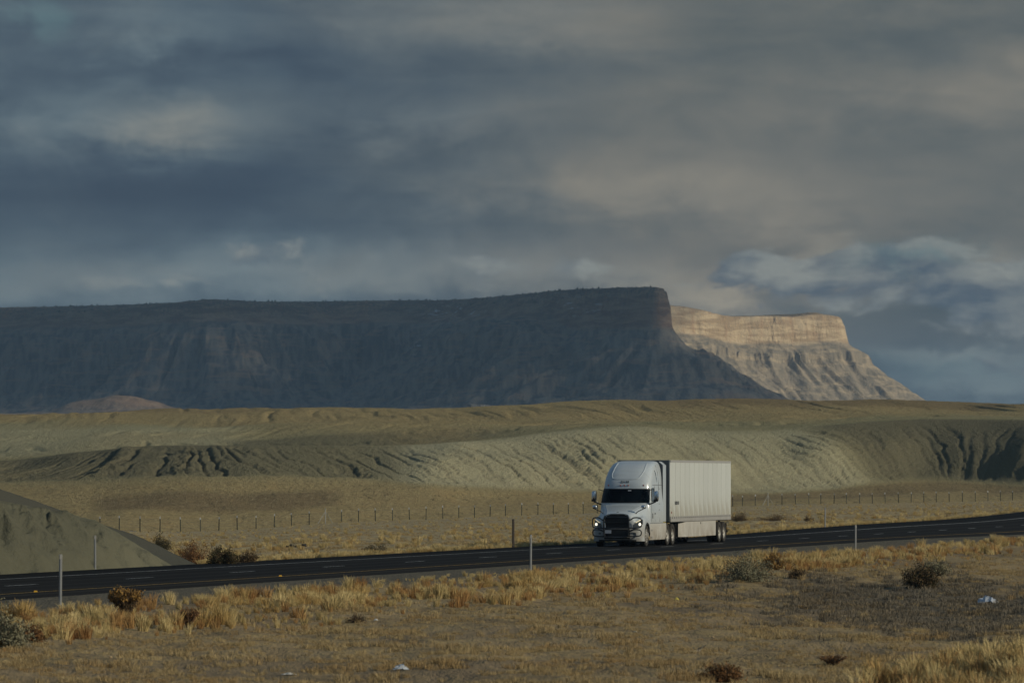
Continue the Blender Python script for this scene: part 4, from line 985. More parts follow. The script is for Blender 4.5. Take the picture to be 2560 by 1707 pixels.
        for x, sc_ in ((-0.56, 1.0), (-0.50, 1.0), (-0.44, 0.85), (-0.41, 0.5), (-0.405, 0.0)):
            rows.append([(x, sg * 1.17 + 0.115 * sc_ * math.copysign(abs(math.cos(t)) ** 0.75, math.cos(t)), 1.87 + 0.09 * sc_ * math.copysign(abs(math.sin(t)) ** 0.75, math.sin(t))) for t in np.linspace(0, 2 * math.pi, 18, endpoint=False)])
        B().grid(rows, closed=True).build('mirror_housing', M['chrome'], hm, sm=True)
        # chassis rail, steer wheel, drive wheels
        B().box(-8.5, -0.3, sg * 0.42 - 0.05, sg * 0.42 + 0.05, 0.72, 1.0).build('chassis_rail', M['under'], root)
        wheel(root, -1.25, sg * 1.19, sg, False, True)
        for x in (-6.35, -7.65): wheel(root, x, sg * 1.21, sg, True)
        B().box(-8.42, -8.40, sg * 0.9 - 0.3, sg * 0.9 + 0.3, 0.25, 0.95).build('mud_flap', M['under'], root)
        B().box(-5.98, -5.2, sg * 1.02 - 0.16, sg * 1.02 + 0.16, 1.06, 1.12).build('deck_plate', M['yellow'] if sg > 0 else M['rail'], root)
        B().tube([(-2.02, sg * 0.98, 2.60), (-1.95, sg * 1.30, 2.70)], 0.02, 5).build('grab_rail', M['black'], root)
    for x in (-1.25, -6.35, -7.65): B().tube([(x, -1.0, 0.515), (x, 1.0, 0.515)], 0.09, 8).build('axle', M['under'], root)
    B().box(-0.35, -0.28, -0.95, 0.95, 0.36, 0.75).build('radiator_shield', M['under'], root)
    B().box(-3.5, -1.9, -0.8, 0.8, 0.5, 1.0).build('underbody', M['under'], root)
    B().box(-7.5, -6.4, -0.45, 0.45, 1.02, 1.12).build('fifth_wheel', M['under'], root)

def build_trailer(root):
    """local frame as the tractor's, shifted so that the trailer's middle is the origin"""
    OX = 14.57
    X0, X1, W, Z0, Z1 = -6.5 + OX, -22.65 + OX, 1.295, 1.14, 4.10
    B().box(X1 + 0.02, X0 - 0.02, -W + 0.012, W - 0.012, Z0 + 0.05, Z1 - 0.06).build('box', M['groove'], root)
    n = 13; pw = (X0 - X1 - 0.22) / n
    me = {}
    for sg in (-1, 1):
        for k in range(n):
            xa = X0 - 0.11 - k * pw
            key = sg
            p = B().grid([[(x, sg * y, z) for x, y in ((-0.034, W - 0.014), (-0.046, W), (-pw / 2, W + 0.006), (-pw + 0.046, W), (-pw + 0.034, W - 0.014))] for z in (Z0 + 0.24, Z0 + 1.4, Z1 - 0.10)]) if key not in me else None
            if p: o = p.build('side_panel', M['trailer'], root, sm=True); me[key] = o.data
            else: o = link('side_panel', me[key], None, root)
            o.location = (xa, 0, 0)
        B().box(X1, X0, sg * (W - 0.01), sg * (W + 0.012), Z1 - 0.115, Z1 - 0.01).build('top_rail', M['rail'], root, bevel=0.004)
        br = B().box(X1, X0, sg * (W - 0.02), sg * (W + 0.016), Z0 - 0.02, Z0 + 0.235).build('bottom_rail', M['rail'], root, bevel=0.004)
        b = B()
        for k in range(29):
            x = X0 - 0.35 - k * 0.55; b.box(x - 0.16, x, sg * (W + 0.012), sg * (W + 0.022), Z0 + 0.15, Z0 + 0.205)
        o = b.build('rail_slots', M['under'], br); o['kind'] = 'stuff'
        # rounded corner posts
        for xc, s2 in ((X0, 1), (X1, -1)):
            B().tube([(xc - s2 * 0.06, sg * (W - 0.045), Z0), (xc - s2 * 0.06, sg * (W - 0.045), Z1 - 0.01)], 0.062, 12).build('corner_post', M['trailer'], root, sm=True)
        # aero skirt and landing gear
        xs, xe = -10.05 + OX, -18.75 + OX
        sk = B().grid([[(x, sg * (W - 0.05 - 0.25 * smooth(0.8, 0, np.array((xs - x)))), z) for x in np.concatenate([np.linspace(xs, xs - 1.2, 6), np.linspace(xs - 2, xe, 5)])] for z in (0.36, 0.42, 0.8, 1.12)])
        sk = sk.build('aero_skirt', M['skirtw'], root, sm=True)
        B().box(xs - 4.65, xs - 4.55, sg * (W - 0.052), sg * (W - 0.038), 0.96, 1.06).build('skirt_hole', M['under'], sk)
        for dx in (0.0,):
            lg = B().box(-9.45 + OX, -9.33 + OX, sg * 0.95 - 0.06, sg * 0.95 + 0.06, 0.36, 1.12).box(-9.54 + OX, -9.24 + OX, sg * 0.95 - 0.11, sg * 0.95 + 0.11, 0.32, 0.36)
            lg.tube([(-9.4 + OX, sg * 0.95, 0.6), (-10.0 + OX, sg * 0.8, 1.12)], 0.03, 6)
            lg.build('landing_leg', M['under'], root)
        for x in (-19.75, -21.0): wheel(root, x + OX, sg * 1.27, sg, True)
        B().box(-21.75 + OX, -21.73 + OX, sg * 0.95 - 0.3, sg * 0.95 + 0.3, 0.25, 0.95).build('mud_flap', M['under'], root)
        B().box(-22.0 + OX, -18.9 + OX, sg * 0.5 - 0.06, sg * 0.5 + 0.06, 0.75, 1.12).build('bogie_rail', M['under'], root)
        B().box(-22.6 + OX, -22.5 + OX, sg * 0.7 - 0.05, sg * 0.7 + 0.05, 0.5, 1.12).build('bumper_post', M['under'], root)
        B().box(X0 - 0.30, X0 - 0.22, sg * (W + 0.005), sg * (W + 0.02), 1.52, 1.62).build('side_marker', M['amber'], root)
    # front wall, roof, rear
    B().box(X0 - 0.06, X0 + 0.004, -W + 0.07, W - 0.07, Z0, Z1 - 0.02).build('front_wall', M['frontw'], root)
    B().box(X1 + 0.0, X0 - 0.0, -W + 0.02, W - 0.02, Z1 - 0.03, Z1).build('roof', M['rail'], root, bevel=0.01)
    for sg in (-1, 1):
        d = B().box(X1 - 0.03, X1 + 0.01, sg * 0.02, sg * (W - 0.08), Z0 + 0.08, Z1 - 0.10).build('rear_door', M['trailer'], root, bevel=0.006)
        B().tube([(X1 - 0.05, sg * 0.5, Z0 + 0.1), (X1 - 0.05, sg * 0.5, Z1 - 0.15)], 0.018, 6).build('lock_rod', M['chrome'], d)
    B().box(X1 + 0.02, X0 - 0.4, -W + 0.15, W - 0.15, Z0 - 0.06, Z0 + 0.02).build('floor_frame', M['under'], root)
    B().tube([(X1 + 0.1, -1.15, 0.52), (X1 + 0.1, 1.15, 0.52)], 0.05, 6).build('rear_bumper', M['under'], root)
    for x in (-19.75, -21.0): B().tube([(x + OX, -1.0, 0.515), (x + OX, 1.0, 0.515)], 0.08, 8).build('axle', M['under'], root)
    # unit on the nose of the trailer and its number
    tn = text('trailer_number', 'N010', 0.24, M['faded'], root, (X0 - 1.62, W + 0.016, 2.02), (rad(90), 0, rad(180))); tn.scale.x = 1.9
    B().box(X0 - 0.5, X0 - 0.05, -0.9, 0.9, Z0 - 0.16, Z0 - 0.06).build('coupler_plate', M['under'], root)

def place_truck():
    OFFC = 2.3
    Yf_ = float(col_depth(1674, OFFC - 1.3)); s_front, _ = so(xi(1674, Yf_), Yf_)
    s0 = s_front - 6.5
    yaw = PSI - rad(0.85)                       # the truck points a touch more towards the camera than its lane
    ang = math.atan2(-math.cos(yaw), -math.sin(yaw)); hd = Vector((math.cos(ang), math.sin(ang), 0)); SCL = 1.028
    x, y = road_pt(s0, OFFC); z = float(road_z(np.array(s0 + 3), OFFC))
    xf_, yf_ = road_pt(s_front, OFFC); zf_ = float(road_z(np.array(s_front), OFFC))
    p = Vector((xf_, yf_, zf_)) + hd * (6.5 * SCL)
    t = empty('truck_tractor', p, ang); t.scale = (SCL,) * 3
    tag(t, 'white long-nose sleeper truck with black grille guard driving on the highway', 'truck')
    build_tractor(t)
    p = Vector((xf_, yf_, zf_)) - hd * (8.07 * SCL)
    tr = empty('semi_trailer', p, ang); tr.scale = (SCL,) * 3
    tag(tr, 'tall off-white box trailer with side skirts hitched behind the truck', 'trailer')
    build_trailer(tr)
    # driver
    def local(px_, py_, pz_):
        return t.matrix_basis @ Vector((px_, py_, pz_))
    V = {'pel': (-3.00, 0.62, 1.66, .17), 'sp': (-3.04, 0.62, 1.92, .155), 'ch': (-3.05, 0.62, 2.12, .165), 'nk': (-3.02, 0.62, 2.27, .062), 'hd': (-2.97, 0.62, 2.37, .085), 'cr': (-2.97, 0.62, 2.46, .085), 'ch2': (-2.90, 0.62, 2.33, .05)}
    names = list(V); E_ = [('pel', 'sp'), ('sp', 'ch'), ('ch', 'nk'), ('nk', 'hd'), ('hd', 'cr'), ('hd', 'ch2')]
    for sg in (-1, 1):
        for nm, p in (('sh', (-3.04, 0.62 + sg * .21, 2.15, .075)), ('el', (-2.86, 0.62 + sg * .29, 1.90, .052)), ('wr', (-2.64, 0.62 + sg * .21, 2.06, .034)), ('ha', (-2.60, 0.62 + sg * .20, 2.11, .030)), ('hip', (-2.95, .62 + sg * .10, 1.64, .10)), ('kn', (-2.52, .62 + sg * .14, 1.68, .07)), ('an', (-2.42, .62 + sg * .14, 1.30, .045)), ('to', (-2.28, .62 + sg * .14, 1.26, .035))):
            V[nm + str(sg)] = p
        E_ += [('ch', 'sh%d' % sg), ('sh%d' % sg, 'el%d' % sg), ('el%d' % sg, 'wr%d' % sg), ('wr%d' % sg, 'ha%d' % sg), ('pel', 'hip%d' % sg), ('hip%d' % sg, 'kn%d' % sg), ('kn%d' % sg, 'an%d' % sg), ('an%d' % sg, 'to%d' % sg)]
    names = list(V); me = bpy.data.meshes.new('person')
    me.from_pydata([V[n][:3] for n in names], [(names.index(a), names.index(b)) for a, b in E_], [])
    o = bpy.data.objects.new('person', me); COL.objects.link(o)
    sk = o.modifiers.new('skin', 'SKIN'); o.modifiers.new('sub', 'SUBSURF').levels = 2
    for i, n in enumerate(names): me.skin_vertices[0].data[i].radius = (V[n][3], V[n][3]); me.skin_vertices[0].data[i].use_root = (n == 'pel')
    m2 = bpy.data.meshes.new_from_object(o.evaluated_get(bpy.context.evaluated_depsgraph_get())); bpy.data.objects.remove(o)
    m2.name = 'person'; m2.materials.clear(); m2.materials.append(M['shirt']); m2.materials.append(M['skin'])
    for p in m2.polygons:
        c = p.center; p.use_smooth = True
        if c.z > 2.235 or (c.x > -2.68 and c.z > 1.95): p.material_index = 1
    o = link('person', m2); o.location = t.location; o.rotation_euler = t.rotation_euler; o.scale = t.scale
    tag(o, 'driver in a dark shirt sitting at the truck steering wheel', 'person')
    for sg in (-1, 1):
        B().ball((-2.878, 0.62 + sg * .032, 2.405), .012, .014, .010, 8, 6).build('eye', M['hair'], o, sm=True)
    B().ball((-2.872, 0.62, 2.375), .022, .014, .022, 8, 6).build('nose', M['skin'], o, sm=True)
    B().box(-2.868, -2.86, 0.595, 0.645, 2.326, 2.333).build('mouth', M['hair'], o)
    h = B(); h.ball((-2.995, 0.62, 2.44), .105, .098, .105, 14, 10)
    h.f = [f for f in h.f if sum(h.v[i][2] for i in f) / 4 > 2.43 + 0.6 * max(0, sum(h.v[i][0] for i in f) / 4 + 2.98) or sum(h.v[i][0] for i in f) / 4 < -3.03]
    h.build('hair', M['hair'], o, sm=True)
    return t, tr
truck, trailer = place_truck()

# ------------------------------------------------------------------ clay mound beside the far shoulder
def build_mound():
    O0, O1, O2 = 6.9, 9.9, 12.7                                  # toe, first crest, second crest: distance from the lane line
    px = np.arange(-700, 600, 3.0); of = np.concatenate([np.arange(O0, O2 + 0.6, 0.055), np.arange(O2 + 0.6, 24, 0.4)])
    PX, OF = np.meshgrid(px, of)
    Y = col_depth(PX, OF); X = xi(PX, Y); base = near_z(X, Y)
    def crest(off, xs, ys): return zi(np.interp(PX, xs, ys), col_depth(PX, off))
    c1 = crest(O1, [-700, -300, -150, 0, 80, 160, 238, 300, 351, 430, 520, 600], [1150, 1180, 1212, 1250, 1266, 1281, 1300, 1334, 1366, 1413, 1460, 1500])
    c2 = crest(O2, [-700, -300, -150, 0, 80, 200, 290, 330, 400, 480, 560, 600], [1140, 1165, 1192, 1222, 1249, 1293, 1322, 1334, 1366, 1408, 1450, 1470])
    b0 = base - 0.25
    u = np.clip((OF - O0) / (O1 - O0), 0, 1); f1 = np.where(OF <= O1, u ** 1.15 * 0.5 + np.sin(u * np.pi / 2) * 0.5, 1 - 0.8 * smooth(O1, O2 - 0.3, OF))
    v = np.clip((OF - O1 - 0.1) / (O2 - O1 - 0.1), 0, 1); f2 = np.where(OF <= O2, v ** 0.9, 1 - smooth(O2, 22, OF))
    h1 = np.maximum(c1 - b0, 0) * f1; h2 = np.maximum(c2 - b0, 0) * f2 * (OF > O1 + 0.1)
    H = np.maximum(h1, h2)
    t = u; face = smooth(0.02, 0.2, t) * smooth(1.0, 0.75, t) * (OF < O1) * smooth(0.1, 0.6, h1)
    U = X - 3.2 * (1 - t) + 0.16 * fbm(X / 0.8, t * 5, 5, 3)
    def gl(w, k, seed, thr): return np.clip((ridged(U / w, t * k, seed, 1) - thr) / (1 - thr), 0, 1)
    cut = 0.13 * gl(0.95, 0.15, 9, 0.72) + 0.07 * gl(0.42, 0.3, 19, 0.70) + 0.03 * gl(0.2, 0.6, 29, 0.6)
    s_r, _o = so(X, Y); rib = 0.16 * (ridged((s_r + 1.2 * perlin(X / 2, t * 2, 3)) / 4.2, t * 0.2, 49, 1) - 0.65) + 0.035 * (ridged(s_r / 1.7, t * 0.3, 59, 1) - 0.65)
    H = H + 9.0 * rib * face + 0.10 * fbm(X / 1.6, Y / 5, 69, 2) * face
    H = H - cut * face * (1.0 + 0.2 * perlin(X / 2.5, t * 2, 29)) + 0.02 * fbm(X / 0.35, Y / 0.9, 39, 3) * smooth(0.05, 0.4, H)
    z = b0 + H
    me = grid_mesh('mound', np.stack([X, Y, z], -1), {'veg': 0 * X, 'brown': 0 * X, 'pale': 0.25 * smooth(150, 420, PX) * (OF < O1), 'dark': 0.95 + 0.05 * smooth(O1, O1 + 0.2, OF), 'gully': np.clip(cut * face * 6.0, 0, 1)})
    m = link('mound', me, M['shale']); tag(m, 'bare grey clay mound beside the far shoulder of the highway', kind='structure')
build_mound()

# ------------------------------------------------------------------ plants
def ground_depth(px, y, Y0=70.0, Y1=700.0):
    """depth at which the ground of column px first shows in image row y"""
    Y = np.arange(Y0, Y1, 0.25); X = xi(px, Y); z = near_z(X, Y); yy = HZ - (z - CZ) * F / Y
    k = np.argmax(yy <= y); return float(Y[k])
def on_ground(px, y, Y0=70.0):
    Y = ground_depth(px, y, Y0); X = xi(px, Y); return X, Y, float(near_z(np.array([X]), np.array([Y]))[0])

def plant_mats():
    def straw(nm, cs, sc_=0.35):
        m, g, b = mat(nm, rough=0.8, spec=0.2)
        r = g.rnd(); n = g.noise(g.pos(), sc_, 3, 0.6)
        c = g.mix(r, cs[0], cs[1]); c = g.mix(g.m('MULTIPLY', g.ss(n, 0.48, 0.66), 0.85), c, cs[2])
        g.put(b.inputs['Base Color'], c)
        b.inputs['Transmission Weight'].default_value = 0.0
        return m
    M['straw'] = straw('straw_blades', ((0.44, 0.340, 0.150), (0.70, 0.560, 0.280), (0.46, 0.300, 0.105)))
    M['rust'] = straw('rust_blades', ((0.36, 0.205, 0.075), (0.47, 0.300, 0.120), (0.30, 0.155, 0.055)))
    M['shortg'] = straw('short_dry_blades', ((0.31, 0.230, 0.115), (0.48, 0.370, 0.190), (0.36, 0.245, 0.110)), 0.2)
    M['shade_tuft'] = straw('shade_toned_stalks', ((0.150, 0.130, 0.098), (0.230, 0.195, 0.140), (0.19, 0.145, 0.085)))  # stalks coloured dark to stand for the hollow's shade
    M['bark'] = mat('twig_bark', (0.12, 0.085, 0.055), 0.9)[0]
    def leaf(nm, a, b_):
        m, g, b = mat(nm, rough=0.85, spec=0.15); n = g.noise(g.obj(), 5.0, 3, 0.6); g.put(b.inputs['Base Color'], g.mix(n, a, b_)); return m
    M['l_sage'] = leaf('sage_leaves', (0.170, 0.165, 0.100), (0.290, 0.270, 0.180))
    M['l_olive'] = leaf('dark_olive_leaves', (0.035, 0.034, 0.016), (0.075, 0.066, 0.030))
    M['l_rust'] = leaf('rust_leaves', (0.150, 0.075, 0.030), (0.240, 0.125, 0.050))
    M['l_gold'] = leaf('golden_seed_heads', (0.26, 0.150, 0.040), (0.36, 0.215, 0.070))
    M['l_brown'] = leaf('brown_leaves', (0.090, 0.062, 0.034), (0.150, 0.100, 0.050))
plant_mats()

def tuft_mesh(name, n, h, spread, lean, wid, seed):
    r = np.random.default_rng(seed); V = []; Q = []
    for k in range(n):
        a = r.uniform(0, 2 * np.pi); q = spread * math.sqrt(r.uniform()); bx, by = q * math.cos(a), q * math.sin(a)
        L = h * r.uniform(0.5, 1.0); la = a + r.normal(0, 0.7); ln = lean * r.uniform(0.15, 1.0) * (0.4 + q / spread)
        dx, dy = math.cos(la) * ln, math.sin(la) * ln; sa = r.uniform(0, np.pi); sx, sy = math.cos(sa) * wid, math.sin(sa) * wid
        p0 = (bx, by, -0.03); p1 = (bx + dx * L * 0.45, by + dy * L * 0.45, L * 0.6); p2 = (bx + dx * L, by + dy * L, L * (1 - 0.25 * ln))
        i = len(V)
        V += [(p0[0] - sx, p0[1] - sy, p0[2]), (p0[0] + sx, p0[1] + sy, p0[2]), (p1[0] + sx * .8, p1[1] + sy * .8, p1[2]), (p1[0] - sx * .8, p1[1] - sy * .8, p1[2]), (p2[0] + sx * .35, p2[1] + sy * .35, p2[2]), (p2[0] - sx * .35, p2[1] - sy * .35, p2[2])]
        Q += [(i, i + 1, i + 2, i + 3), (i + 3, i + 2, i + 4, i + 5)]
    return mesh_np(name, V, Q, sm=False)

def scatter(name, label, pts, scl, protos, pick):
    """stuff: instances of the tuft objects on points"""
    me = bpy.data.meshes.new(name); me.vertices.add(len(pts)); me.vertices.foreach_set('co', np.asarray(pts, np.float32).ravel())
    rot = np.zeros((len(pts), 3), np.float32); rot[:, 2] = RNG.uniform(0, 6.28, len(pts)); rot[:, 0] = RNG.normal(0, 0.08, len(pts)); rot[:, 1] = RNG.normal(0, 0.08, len(pts))
    a = me.attributes.new('rot', 'FLOAT_VECTOR', 'POINT'); a.data.foreach_set('vector', rot.ravel())
    a = me.attributes.new('scl', 'FLOAT_VECTOR', 'POINT'); a.data.foreach_set('vector', np.asarray(scl, np.float32).ravel())
    a = me.attributes.new('pick', 'INT', 'POINT'); a.data.foreach_set('value', np.asarray(pick, np.int32))
    o = link(name, me); tag(o, label, kind='stuff')
    ng = bpy.data.node_groups.new(name, 'GeometryNodeTree')
    ng.interface.new_socket('Geometry', in_out='INPUT', socket_type='NodeSocketGeometry'); ng.interface.new_socket('Geometry', in_out='OUTPUT', socket_type='NodeSocketGeometry')
    N = ng.nodes; L = ng.links; gi = N.new('NodeGroupInput'); go = N.new('NodeGroupOutput'); jn = N.new('GeometryNodeJoinGeometry')
    def named(nm, ty): n = N.new('GeometryNodeInputNamedAttribute'); n.data_type = ty; n.inputs[0].default_value = nm; return n.outputs[0]
    ra, sa, pa = named('rot', 'FLOAT_VECTOR'), named('scl', 'FLOAT_VECTOR'), named('pick', 'INT')
    for k, p in enumerate(protos):
        oi = N.new('GeometryNodeObjectInfo'); oi.inputs[0].default_value = p; oi.inputs['As Instance'].default_value = True
        cp = N.new('FunctionNodeCompare'); cp.data_type = 'INT'; cp.operation = 'EQUAL'; L.new(pa, cp.inputs[2]); cp.inputs[3].default_value = k
        ip = N.new('GeometryNodeInstanceOnPoints'); L.new(gi.outputs[0], ip.inputs['Points']); L.new(cp.outputs[0], ip.inputs['Selection'])
        L.new(oi.outputs['Geometry'], ip.inputs['Instance']); L.new(ra, ip.inputs['Rotation']); L.new(sa, ip.inputs['Scale']); L.new(ip.outputs[0], jn.inputs[0])
    L.new(jn.outputs[0], go.inputs[0]); md = o.modifiers.new('tufts', 'NODES'); md.node_group = ng
    return o

def build_grass():
    protos = {}
    def proto(key, label, px, y, *a, m=None):
        x, yy, z = on_ground(px, y); o = link('bunchgrass', tuft_mesh('bunchgrass', *a), m, None, (x, yy, z)); tag(o, label, 'grass'); protos[key] = o
    proto('t0', 'tall straw bunchgrass clump at the near verge left of the road marker post', 700, 1522, 80, 0.52, 0.12, 0.42, 0.007, 1, m=M['straw'])
    proto('t1', 'wide leaning straw bunchgrass clump on the near verge below the truck', 1560, 1452, 90, 0.46, 0.16, 0.60, 0.007, 2, m=M['straw'])
    proto('r0', 'rust coloured bunchgrass clump on the near verge in front of the golden shrub', 395, 1562, 70, 0.42, 0.12, 0.40, 0.006, 3, m=M['rust'])
    proto('s0', 'small dry grass clump in the open field in front of the verge', 1120, 1600, 46, 0.20, 0.16, 0.75, 0.006, 4, m=M['shortg'])
    proto('s1', 'flattened short grass clump near the bottom of the field', 640, 1660, 50, 0.15, 0.20, 0.90, 0.006, 5, m=M['shortg'])
    proto('w0', 'dark grass clump toned for the shade at the edge of the hollow at right', 2060, 1490, 50, 0.17, 0.18, 0.85, 0.006, 6, m=M['shade_tuft'])
    P = [protos[k] for k in ('t0', 't1', 'r0', 's0', 's1')]
    # near verge
    n = 42000
    s = RNG.uniform(-150, 175, n); off = -RNG.uniform(5.6, 20.0, n); x = RP[0] + s * RD[0] + off * RN[0]; y = RP[1] + s * RD[1] + off * RN[1]
    wv = 1.3 * perlin(s / 9.0, s * 0, 31) + 0.8 * perlin(s / 3.0, s * 0, 37)
    near_ = 1.7 + 1.3 * np.exp(-((s + 45) / 32.0) ** 2); inner = smooth(-9.3 + near_, -10.5 + near_, off + wv * 0.5); outer = smooth(-17.5, -12.8, off + wv)
    clump = smooth(-0.35, 0.25, fbm(x / 1.6, y / 4.5, 6, 3))
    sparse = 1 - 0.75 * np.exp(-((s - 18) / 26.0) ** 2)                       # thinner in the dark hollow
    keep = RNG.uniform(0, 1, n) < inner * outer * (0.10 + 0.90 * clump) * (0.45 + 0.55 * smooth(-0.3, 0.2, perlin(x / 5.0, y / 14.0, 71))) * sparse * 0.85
    x, y, off = x[keep], y[keep], off[keep]; z = near_z(x, y)
    k = len(x); sz = RNG.uniform(0.25, 0.95, k) ** 1.15 * (0.60 + 0.65 * smooth(-0.2, 0.4, perlin(x / 2.2, y / 6, 16)))
    sz = sz * np.where(off > -8.6, 0.45, 1.0)
    rusty = smooth(0.05, 0.35, perlin(x / 1.8, y / 5.0, 26) + 0.25 * smooth(-11.5, -15, off))
    pick = np.where(RNG.uniform(0, 1, k) < 0.08 + 0.8 * rusty, 2, RNG.integers(0, 2, k))
    scatter('verge_grass', 'tall straw and rust grass along the near verge of the highway', np.stack([x, y, z], -1), np.stack([sz * RNG.uniform(.8, 1.2, k), sz * RNG.uniform(.8, 1.2, k), sz], -1), P, pick)
    # open field in front
    n = 60000
    y = 72 + 190 * RNG.uniform(0, 1, n) ** 1.2; x = RNG.uniform(-1, 1, n) * (y * 0.094 + 6.0); s, off = so(x, y)
    dens = smooth(-10, -15, off) * (1 - 0.75 * hollow_shade(x, y)) * (0.06 + 0.94 * smooth(-0.15, 0.4, fbm(x / 1.9, y / 5.5, 46, 3)))
    keep = RNG.uniform(0, 1, n) < dens; x, y = x[keep], y[keep]; z = near_z(x, y); k = len(x)
    sz = 0.8 * RNG.uniform(0.4, 1.0, k) * (0.7 + 0.5 * smooth(-0.2, 0.4, perlin(x / 3, y / 9, 36)))
    scatter('field_grass', 'short sparse dry grass of the brown foreground field', np.stack([x, y, z], -1), np.stack([sz, sz, sz * RNG.uniform(0.7, 1.2, k)], -1), P, RNG.integers(3, 5, k))
    # dark grey tufts standing in for the shade of the hollow
    n = 16000; y = RNG.uniform(110, 250, n); x = RNG.uniform(3, 24, n); s, off = so(x, y); keep = (RNG.uniform(0, 1, n) < 0.8 * hollow_shade(x, y)) & (off < -10.5); x, y = x[keep], y[keep]; z = near_z(x, y); k = len(x); sz = RNG.uniform(0.5, 1.1, k)
    scatter('hollow_shade_tufts', 'mat of dark grey tufts standing in for the shade of the hollow at right', np.stack([x, y, z], -1), np.stack([sz, sz, sz], -1), [protos['w0']], np.zeros(k, int))
    # tall tangle in the bottom right corner
    n = 2600; y = RNG.uniform(84, 104, n); x = RNG.uniform(4.5, 14.5, n)
    ok = (RNG.uniform(0, 1, n) < smooth(5.2, 8.6, x - 0.10 * (y - 90) + 0.8 * perlin(x / 1.2, y / 3, 5))); x, y = x[ok], y[ok]; z = near_z(x, y); k = len(x); sz = RNG.uniform(0.6, 1.15, k)
    scatter('bank_grass', 'tall brown grass tangle on the bank in the lower right corner', np.stack([x, y, z], -1), np.stack([sz, sz, sz], -1), P, RNG.choice([0, 1, 2, 2], k))
    # beyond the road
    n = 46000; t = RNG.uniform(0, 1, n) ** 1.2; px = RNG.uniform(-250, 2800, n); Ye = col_depth(px, FE + 0.7); Yf = fenceY(px); ok = Ye < Yf - 10; px, t, Ye, Yf = px[ok], t[ok], Ye[ok], Yf[ok]
    y = Ye + (Yf + 8 - Ye) * t; x = xi(px, y); s, off = so(x, y)
    fringe = smooth(11, 7.6, off); dens = np.clip(0.08 + 0.75 * smooth(-0.15, 0.45, fbm(x / 2.2, y / 7.0, 56, 3)) + 0.8 * fringe, 0, 1)
    dens = dens * np.where((px < 500) & (off < 25), 0.0, 1.0)
    keep = RNG.uniform(0, 1, len(px)) < dens; x, y, t, px, off = x[keep], y[keep], t[keep], px[keep], off[keep]; k = len(x)
    z = np.where(t < 1, near_z(x, np.minimum(y, fenceY(px) - 0.01)), fence_z(px)); sz = RNG.uniform(0.4, 1.05, k) * np.where(off < 11, 0.62, 1.0) * (1 - 0.68 * t)
    scatter('roadside_grass', 'scattered pale dry grass between the highway and the wire fence', np.stack([x, y, z], -1), np.stack([sz * 1.5, sz * 1.5, sz], -1), P, np.where(off < 11, RNG.choice([0, 1, 3], k), RNG.choice([3, 3, 4, 4, 3, 4, 0], k)))
build_grass()

def bush(name, label, px, y, wpx, hpx, leafm, cat='shrub', group=None, shape='round', nl=1500, nst=40, seed=1, top=None, Y0=70.0, mix=None):
    X, Y, Z = on_ground(px, y, Y0); s_ = F / Y; W, H = wpx / s_ / 2, hpx / s_; r = np.random.default_rng(seed)
    root = empty(name, (X, Y, Z)); tag(root, label, cat, group)
    st = B(); tips = []
    for k in range(nst):
        a = r.uniform(0, 2 * np.pi); q = math.sqrt(r.uniform()); lo = 0.30 if shape == 'fan' else 0.55
        bx, by = W * lo * 0.35 * q * math.cos(a), W * lo * 0.35 * q * math.sin(a); lump = 0.72 + 0.30 * math.sin(a * 3 + seed) * 0.5 + r.uniform(0, 0.42)
        if shape == 'fan': th = 0.75 * q; L = H * r.uniform(0.72, 1.0); e = (W * 0.95 * q * math.cos(a), W * 0.95 * q * math.sin(a), L * (1 - 0.12 * q))
        else: el = math.acos(1 - r.uniform() * 0.98); e = (W * lump * math.sin(el) * math.cos(a), W * lump * math.sin(el) * math.sin(a), H * lump * (0.08 + 0.86 * math.cos(el)))
        m_ = (bx + (e[0] - bx) * 0.45 + r.normal(0, .03) * W, by + (e[1] - by) * 0.45 + r.normal(0, .03) * W, e[2] * 0.52 + 0.04 * H)
        st.tube([(bx, by, -0.05), m_, e], [0.012, 0.008, 0.003], 4)
        tips.append((m_, e))
    st.build('stems', M['bark'], root)
    def leaves(n, m, zlo, zhi, size, nm='foliage'):
        V = np.zeros((n, 4, 3)); c = np.zeros((n, 3))
        for k in range(n):
            m_, e = tips[r.integers(len(tips))]; t = r.uniform(zlo, zhi)
            for j in range(3): c[k, j] = m_[j] + (e[j] - m_[j]) * t
        jit = 0.07 if shape == 'fan' else 0.13
        c += r.normal(0, 1, (n, 3)) * np.array([W, W, H * 0.8]) * jit; c[:, 2] = np.maximum(c[:, 2], 0.02)
        d1 = r.normal(0, 1, (n, 3)); d1[:, 2] += 0.9; d1 /= np.linalg.norm(d1, axis=1)[:, None]; d2 = np.cross(d1, r.normal(0, 1, (n, 3))); d2 /= np.linalg.norm(d2, axis=1)[:, None]
        sz = size * r.uniform(0.6, 1.4, n)[:, None]; a, b_ = d1 * sz, d2 * sz * 0.42
        V[:, 0] = c - a; V[:, 1] = c + b_; V[:, 2] = c + a; V[:, 3] = c - b_
        link(nm, mesh_np(nm, V.reshape(-1, 3), np.arange(n * 4).reshape(n, 4), sm=False), m, root)
    ls = max(0.020, min(0.034, 0.034 * math.sqrt(W * H) * 2)); nl = int(nl * 1.6); nst = int(nst * 1.6)
    leaves(nl, leafm, -0.75 if shape == 'fan' else -0.45, 1.0, ls)
    if top is not None: leaves(int(nl * 0.55), top, 0.75, 1.04, ls, 'seed_heads')
    if mix is not None: leaves(int(nl * 0.6), mix, -0.3, 0.8, ls, 'dry_foliage')
    return root

